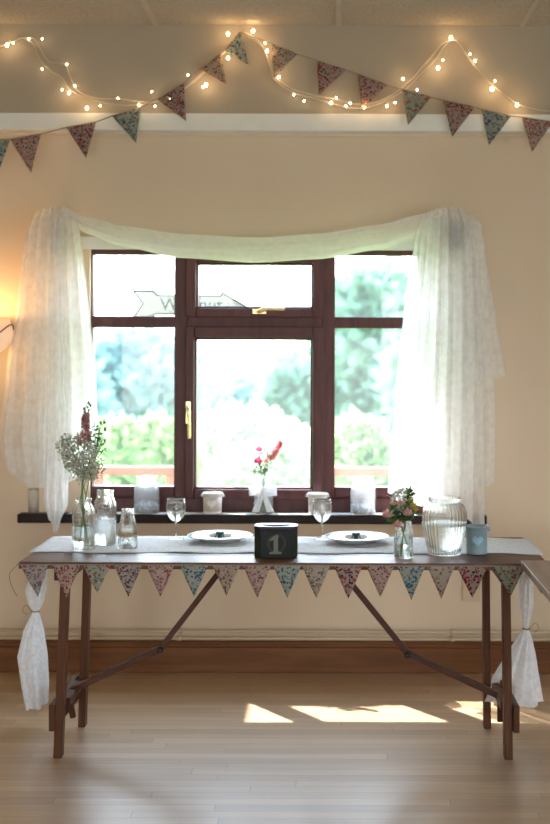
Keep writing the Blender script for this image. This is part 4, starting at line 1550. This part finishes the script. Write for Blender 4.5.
# filler spray
for q, (tips, lab, sd) in enumerate((
    ([(72, 448), (62, 447), (67, 441), (76, 460), (70, 466), (78, 440), (66, 455)], 'white frothy filler spray leaning left in the tall bottle', 2),
    ([(84, 455), (90, 462), (84, 470), (94, 452), (80, 476), (98, 466), (88, 444), (90, 474), (77, 468), (95, 475)], 'white frothy filler spray at the middle of the tall bottle', 3))):
    st, flo = MB(), MB()
    main = bottle_stem(1 + q, *(tips[0]))
    st.tube(main, .002, 6)
    fork = main[-8]
    rnd = random.Random(sd)
    for (x, y) in tips:
        e = local(x, y, B0.y + rnd.uniform(-.035, .035), B0)
        st.tube(stem_path(fork, e, (0, 0, .01)), .0011, 5)
        for k in range(52):
            g_ = Vector((rnd.gauss(0, .014), rnd.gauss(0, .013), rnd.gauss(0, .015)))
            g_ = g_ if g_.length < .034 else g_ * (.03 / g_.length)
            flo.ball(e + g_, rnd.uniform(.0026, .0050), 6, 4)
        for k in range(9):
            g_ = Vector((rnd.gauss(0, .010), rnd.gauss(0, .010), rnd.gauss(0, .012)))
            st.tube([e, e + g_], .0007, 4)
    flower('filler_flower_spray', lab, 'flower', B0, [('stem', st, M['stem']), ('florets', flo, M['breath'])])
for q, (tip, lvs, lab) in enumerate((
    ((102, 421), [(99, 428), (103, 424), (96, 431), (104, 431), (94, 437), (99, 434), (101, 420), (95, 426), (91, 441)], 'green leafy sprig, upper right in the tall bottle'),
    ((102, 440), [(99, 441), (104, 442), (101, 446), (104, 450), (97, 447), (102, 453)], 'short green leafy sprig, lower right in the tall bottle'))):
    st, lf = MB(), MB()
    pth = bottle_stem(3 + q, *tip)
    st.tube(pth, .0018, 6)
    rnd = random.Random(50 + q)
    for (x, y) in lvs:
        e = local(x, y, B0.y + rnd.uniform(-.02, .02), B0)
        st.tube([pth[-6].lerp(e, .1), e], .0009, 4)
        for k in range(4):
            dd = Vector((rnd.uniform(-1, 1), rnd.uniform(-1, .6), rnd.uniform(-.6, 1)))
            lf.leaf(e, dd, .020, .010)
    flower('leafy_sprig', lab, 'foliage', B0, [('stem', st, M['stem']), ('leaves', lf, M['leaf'])])

# sill jar flowers
J0 = Vector(lj) + Vector((0, 0, .008))
def sillstem(px, py, i):
    tip = local(px, py, SLY, J0)
    b = Vector((.018 * math.cos(i * 1.9), .018 * math.sin(i * 1.9), 0))
    nk = Vector((-b.x * .6, -b.y * .6, .172))
    return spline([b, b.lerp(nk, .5), nk, nk.lerp(tip, .5) + Vector((0, 0, .006)), tip], 6)
for i, (x, y, r, lab) in enumerate(((259, 449, .020, 'upper hot pink rose in the lace wrapped jar'), (258, 460.5, .022, 'lower hot pink rose in the lace wrapped jar'))):
    st, hd2 = MB(), MB()
    pth = sillstem(x, y, i)
    st.tube(pth, .0022, 6)
    for k in range(4):
        st.leaf(pth[-4 - k * 2], (math.cos(k * 2.4), math.sin(k * 2.4), .6), .024, .011)
    rose(hd2, pth[-1], r, i)
    flower('pink_rose', lab, 'flower', J0, [('stem', st, M['stem']), ('rose_head', hd2, M['hot_pink'])])
st, hd2 = MB(), MB()
pth = sillstem(281, 442, 3)
st.tube(pth, .0022, 6)
spike(hd2, pth[-9:], .016, 46, 9, .05, .016)
flower('pink_larkspur_stem', 'pale pink flower spike leaning right in the lace wrapped jar', 'flower', J0, [('stem', st, M['stem']), ('florets', hd2, M['pale_pink'])])
st, lf = MB(), MB()
for i, (x, y) in enumerate(((249, 443), (263, 436), (268, 452), (272, 462), (252, 455))):
    pth = sillstem(x, y, 4 + i)
    st.tube(pth, .0014, 5)
    rnd = random.Random(i)
    for k in range(9):
        lf.leaf(pth[-1 - (k % 7)], (rnd.uniform(-1, 1), rnd.uniform(-1, 1), rnd.uniform(0, 1)), .020, .009)
flower('leafy_sprig', 'pale green sprigs spreading among the pink roses on the sill', 'foliage', J0, [('stem', st, M['stem']), ('leaves', lf, M['sage'])])
st, lf = MB(), MB()
for i, (x, y) in enumerate(((266, 468), (256, 469), (271, 456))):
    pth = sillstem(x, y, 9 + i)
    st.tube(pth, .0012, 5)
    rnd = random.Random(i + 9)
    for k in range(24):
        lf.ball(pth[-1] + Vector((rnd.gauss(0, .014), rnd.gauss(0, .012), rnd.gauss(0, .012))), .0045, 6, 4)
flower('filler_flower_spray', 'white filler blossom in the lace wrapped jar', 'flower', J0, [('stem', st, M['stem']), ('florets', lf, M['breath'])])

# posy
Q0 = Vector((PS.x, PS.y, PS.z + .009))
def posystem(px, py, i, dy=0.0):
    tip = local(px, py, Q0.y + dy, Q0)
    b = Vector((.022 * math.cos(i * 2.1), .020 * math.sin(i * 2.1), 0))
    nk = Vector((-b.x * .5, -b.y * .5, .125))
    return spline([b, b.lerp(nk, .5), nk, nk.lerp(tip, .6), tip], 6)
for i, (x, y, r, dy, lab) in enumerate(((387.5, 514, .024, -.01, 'blush rose, furthest left in the posy jar'), (398, 524, .021, -.035, 'blush rose lowest at the front of the posy jar'), (407.5, 512.5, .021, -.03, 'blush rose at the right of the posy jar'),
                                        (393, 503, .016, -.012, 'small blush rose at the upper left of the posy jar'), (400, 502.5, .016, -.02, 'small blush rose at the top middle of the posy jar'))):
    st, hd2 = MB(), MB()
    pth = posystem(x, y, i, dy)
    st.tube(pth, .0021, 6)
    for k in range(3):
        st.leaf(pth[-3 - k * 2], (math.cos(k * 2.4 + i), math.sin(k * 2.4 + i), .5), .024, .012)
    rose(hd2, pth[-1], r, i + 20)
    flower('blush_rose', lab, 'flower', Q0, [('stem', st, M['stem']), ('rose_head', hd2, M['rose'])])
st, hd2 = MB(), MB()
for i, (x, y) in enumerate(((413, 505), (410, 500), (415, 509))):
    pth = posystem(x, y, 6 + i, -.005)
    st.tube(pth, .0018, 5)
    rose(hd2, pth[-1], .015, i + 30)
flower('mustard_flower', 'mustard yellow flower cluster at the right of the posy jar', 'flower', Q0, [('stem', st, M['stem']), ('flower_heads', hd2, M['yellow'])])
st, hd2 = MB(), MB()
for i, (x, y) in enumerate(((397, 494), (403, 491), (405, 497), (393, 497), (400, 508), (403, 504), (396, 511))):
    pth = posystem(x, y, 10 + i, -.005)
    st.tube(pth, .0012, 5)
    rnd = random.Random(i + 90)
    for k in range(44):
        hd2.ball(pth[-1] + Vector((rnd.gauss(0, .009), rnd.gauss(0, .009), rnd.gauss(0, .009))), rnd.uniform(.002, .0038), 6, 4)
flower('filler_flower_spray', 'white filler blossom among the roses of the posy jar', 'flower', Q0, [('stem', st, M['stem']), ('florets', hd2, M['breath'])])
st, lf = MB(), MB()
for i, (x, y) in enumerate(((411, 493), (391, 508), (390, 520), (404, 519), (411, 517), (395, 516), (400, 515), (414, 513), (409, 490))):
    pth = posystem(x, y, 20 + i, -.012)
    st.tube(pth, .0013, 5)
    rnd = random.Random(i + 60)
    for k in range(26):
        lf.leaf(pth[-1 - (k % 10)], (rnd.uniform(-1, 1), rnd.uniform(-1, .5), rnd.uniform(-.3, 1)), .024, .013)
flower('leafy_sprig', 'dark green leaves filling out the rose posy jar', 'foliage', Q0, [('stem', st, M['stem']), ('leaves', lf, M['leaf'])])

# ------------------------------------------------------------------ light
w = bpy.data.worlds.new('sky')
sc.world = w
w.use_nodes = True
nt = w.node_tree
nt.nodes.clear()
wo = nt.nodes.new('ShaderNodeOutputWorld')
bg = nt.nodes.new('ShaderNodeBackground')
tc = nt.nodes.new('ShaderNodeTexCoord')
sx = nt.nodes.new('ShaderNodeSeparateXYZ')
nt.links.new(tc.outputs['Generated'], sx.inputs[0])
r = ramp(nt, [(0.0, (0.45, 0.50, 0.45)), (0.49, (0.55, 0.60, 0.58)), (0.53, (0.95, 0.98, 1.0)), (0.64, (0.74, 0.87, 1.0)), (1.0, (0.52, 0.72, 1.0))])
mr = nt.nodes.new('ShaderNodeMapRange')
mr.inputs['From Min'].default_value = -1
nt.links.new(sx.outputs['Z'], mr.inputs['Value'])
nt.links.new(mr.outputs[0], r.inputs['Fac'])
nt.links.new(r.outputs['Color'], bg.inputs['Color'])
bg.inputs['Strength'].default_value = 8.0
nt.links.new(bg.outputs[0], wo.inputs['Surface'])

sun = bpy.data.lights.new('sun', 'SUN')
sun.energy = 10
sun.angle = math.radians(.7)
sun.color = (1, .97, .92)
so_ = bpy.data.objects.new('sun', sun)
COL.objects.link(so_)
so_.rotation_euler = Vector((.70, -1, -1.76)).to_track_quat('-Z', 'Y').to_euler()

def portal(loc, rot, sx_, sy_):
    l = bpy.data.lights.new('window_daylight', 'AREA')
    l.shape = 'RECTANGLE'
    l.size, l.size_y = sx_, sy_
    l.energy = 1
    l.cycles.is_portal = True
    o = bpy.data.objects.new('window_daylight', l)
    COL.objects.link(o)
    o.location = loc
    o.rotation_euler = rot
portal(((OX0 + OX1) / 2, YW + WT + .02, (OZ0 + OZ1) / 2), (-PI / 2, 0, 0), OX1 - OX0, OZ1 - OZ0)
for (u0, u1, b, tz) in R_OPEN:
    portal((XR + .16, (u0 + u1) / 2, (b + tz) / 2), (0, PI / 2, 0), tz - b, u1 - u0)
for (u0, u1, b, tz) in B_OPEN:
    portal(((u0 + u1) / 2, YB - .16, (b + tz) / 2), (PI / 2, 0, 0), u1 - u0, tz - b)

# ------------------------------------------------------------------ camera and film
cam = bpy.data.cameras.new('camera')
cam.sensor_fit = 'VERTICAL'
cam.sensor_height = 36
cam.lens = F / 824 * 36
cam.shift_x = -(VX - 275) / 824
cam.shift_y = -(412 - VY) / 824
cam.clip_start = .05
cam.dof.use_dof = True
cam.dof.focus_distance = 4.95
cam.dof.aperture_fstop = 2.2
co = bpy.data.objects.new('camera', cam)
COL.objects.link(co)
co.matrix_world = Matrix.Translation((0, 0, H)) @ Matrix.Rotation(PI / 2, 4, 'X') @ Matrix.Rotation(ROLL, 4, 'Z')
sc.camera = co
sc.view_settings.view_transform = 'Standard'
sc.view_settings.look = 'None'
sc.view_settings.gamma = 1
sc.view_settings.use_curve_mapping = False
sc.view_settings.exposure = 1.12
cy = sc.cycles
cy.max_bounces = 12
cy.diffuse_bounces = 5
cy.glossy_bounces = 4
cy.transmission_bounces = 10
cy.transparent_max_bounces = 24
cy.sample_clamp_indirect = 6
cy.use_denoising = True
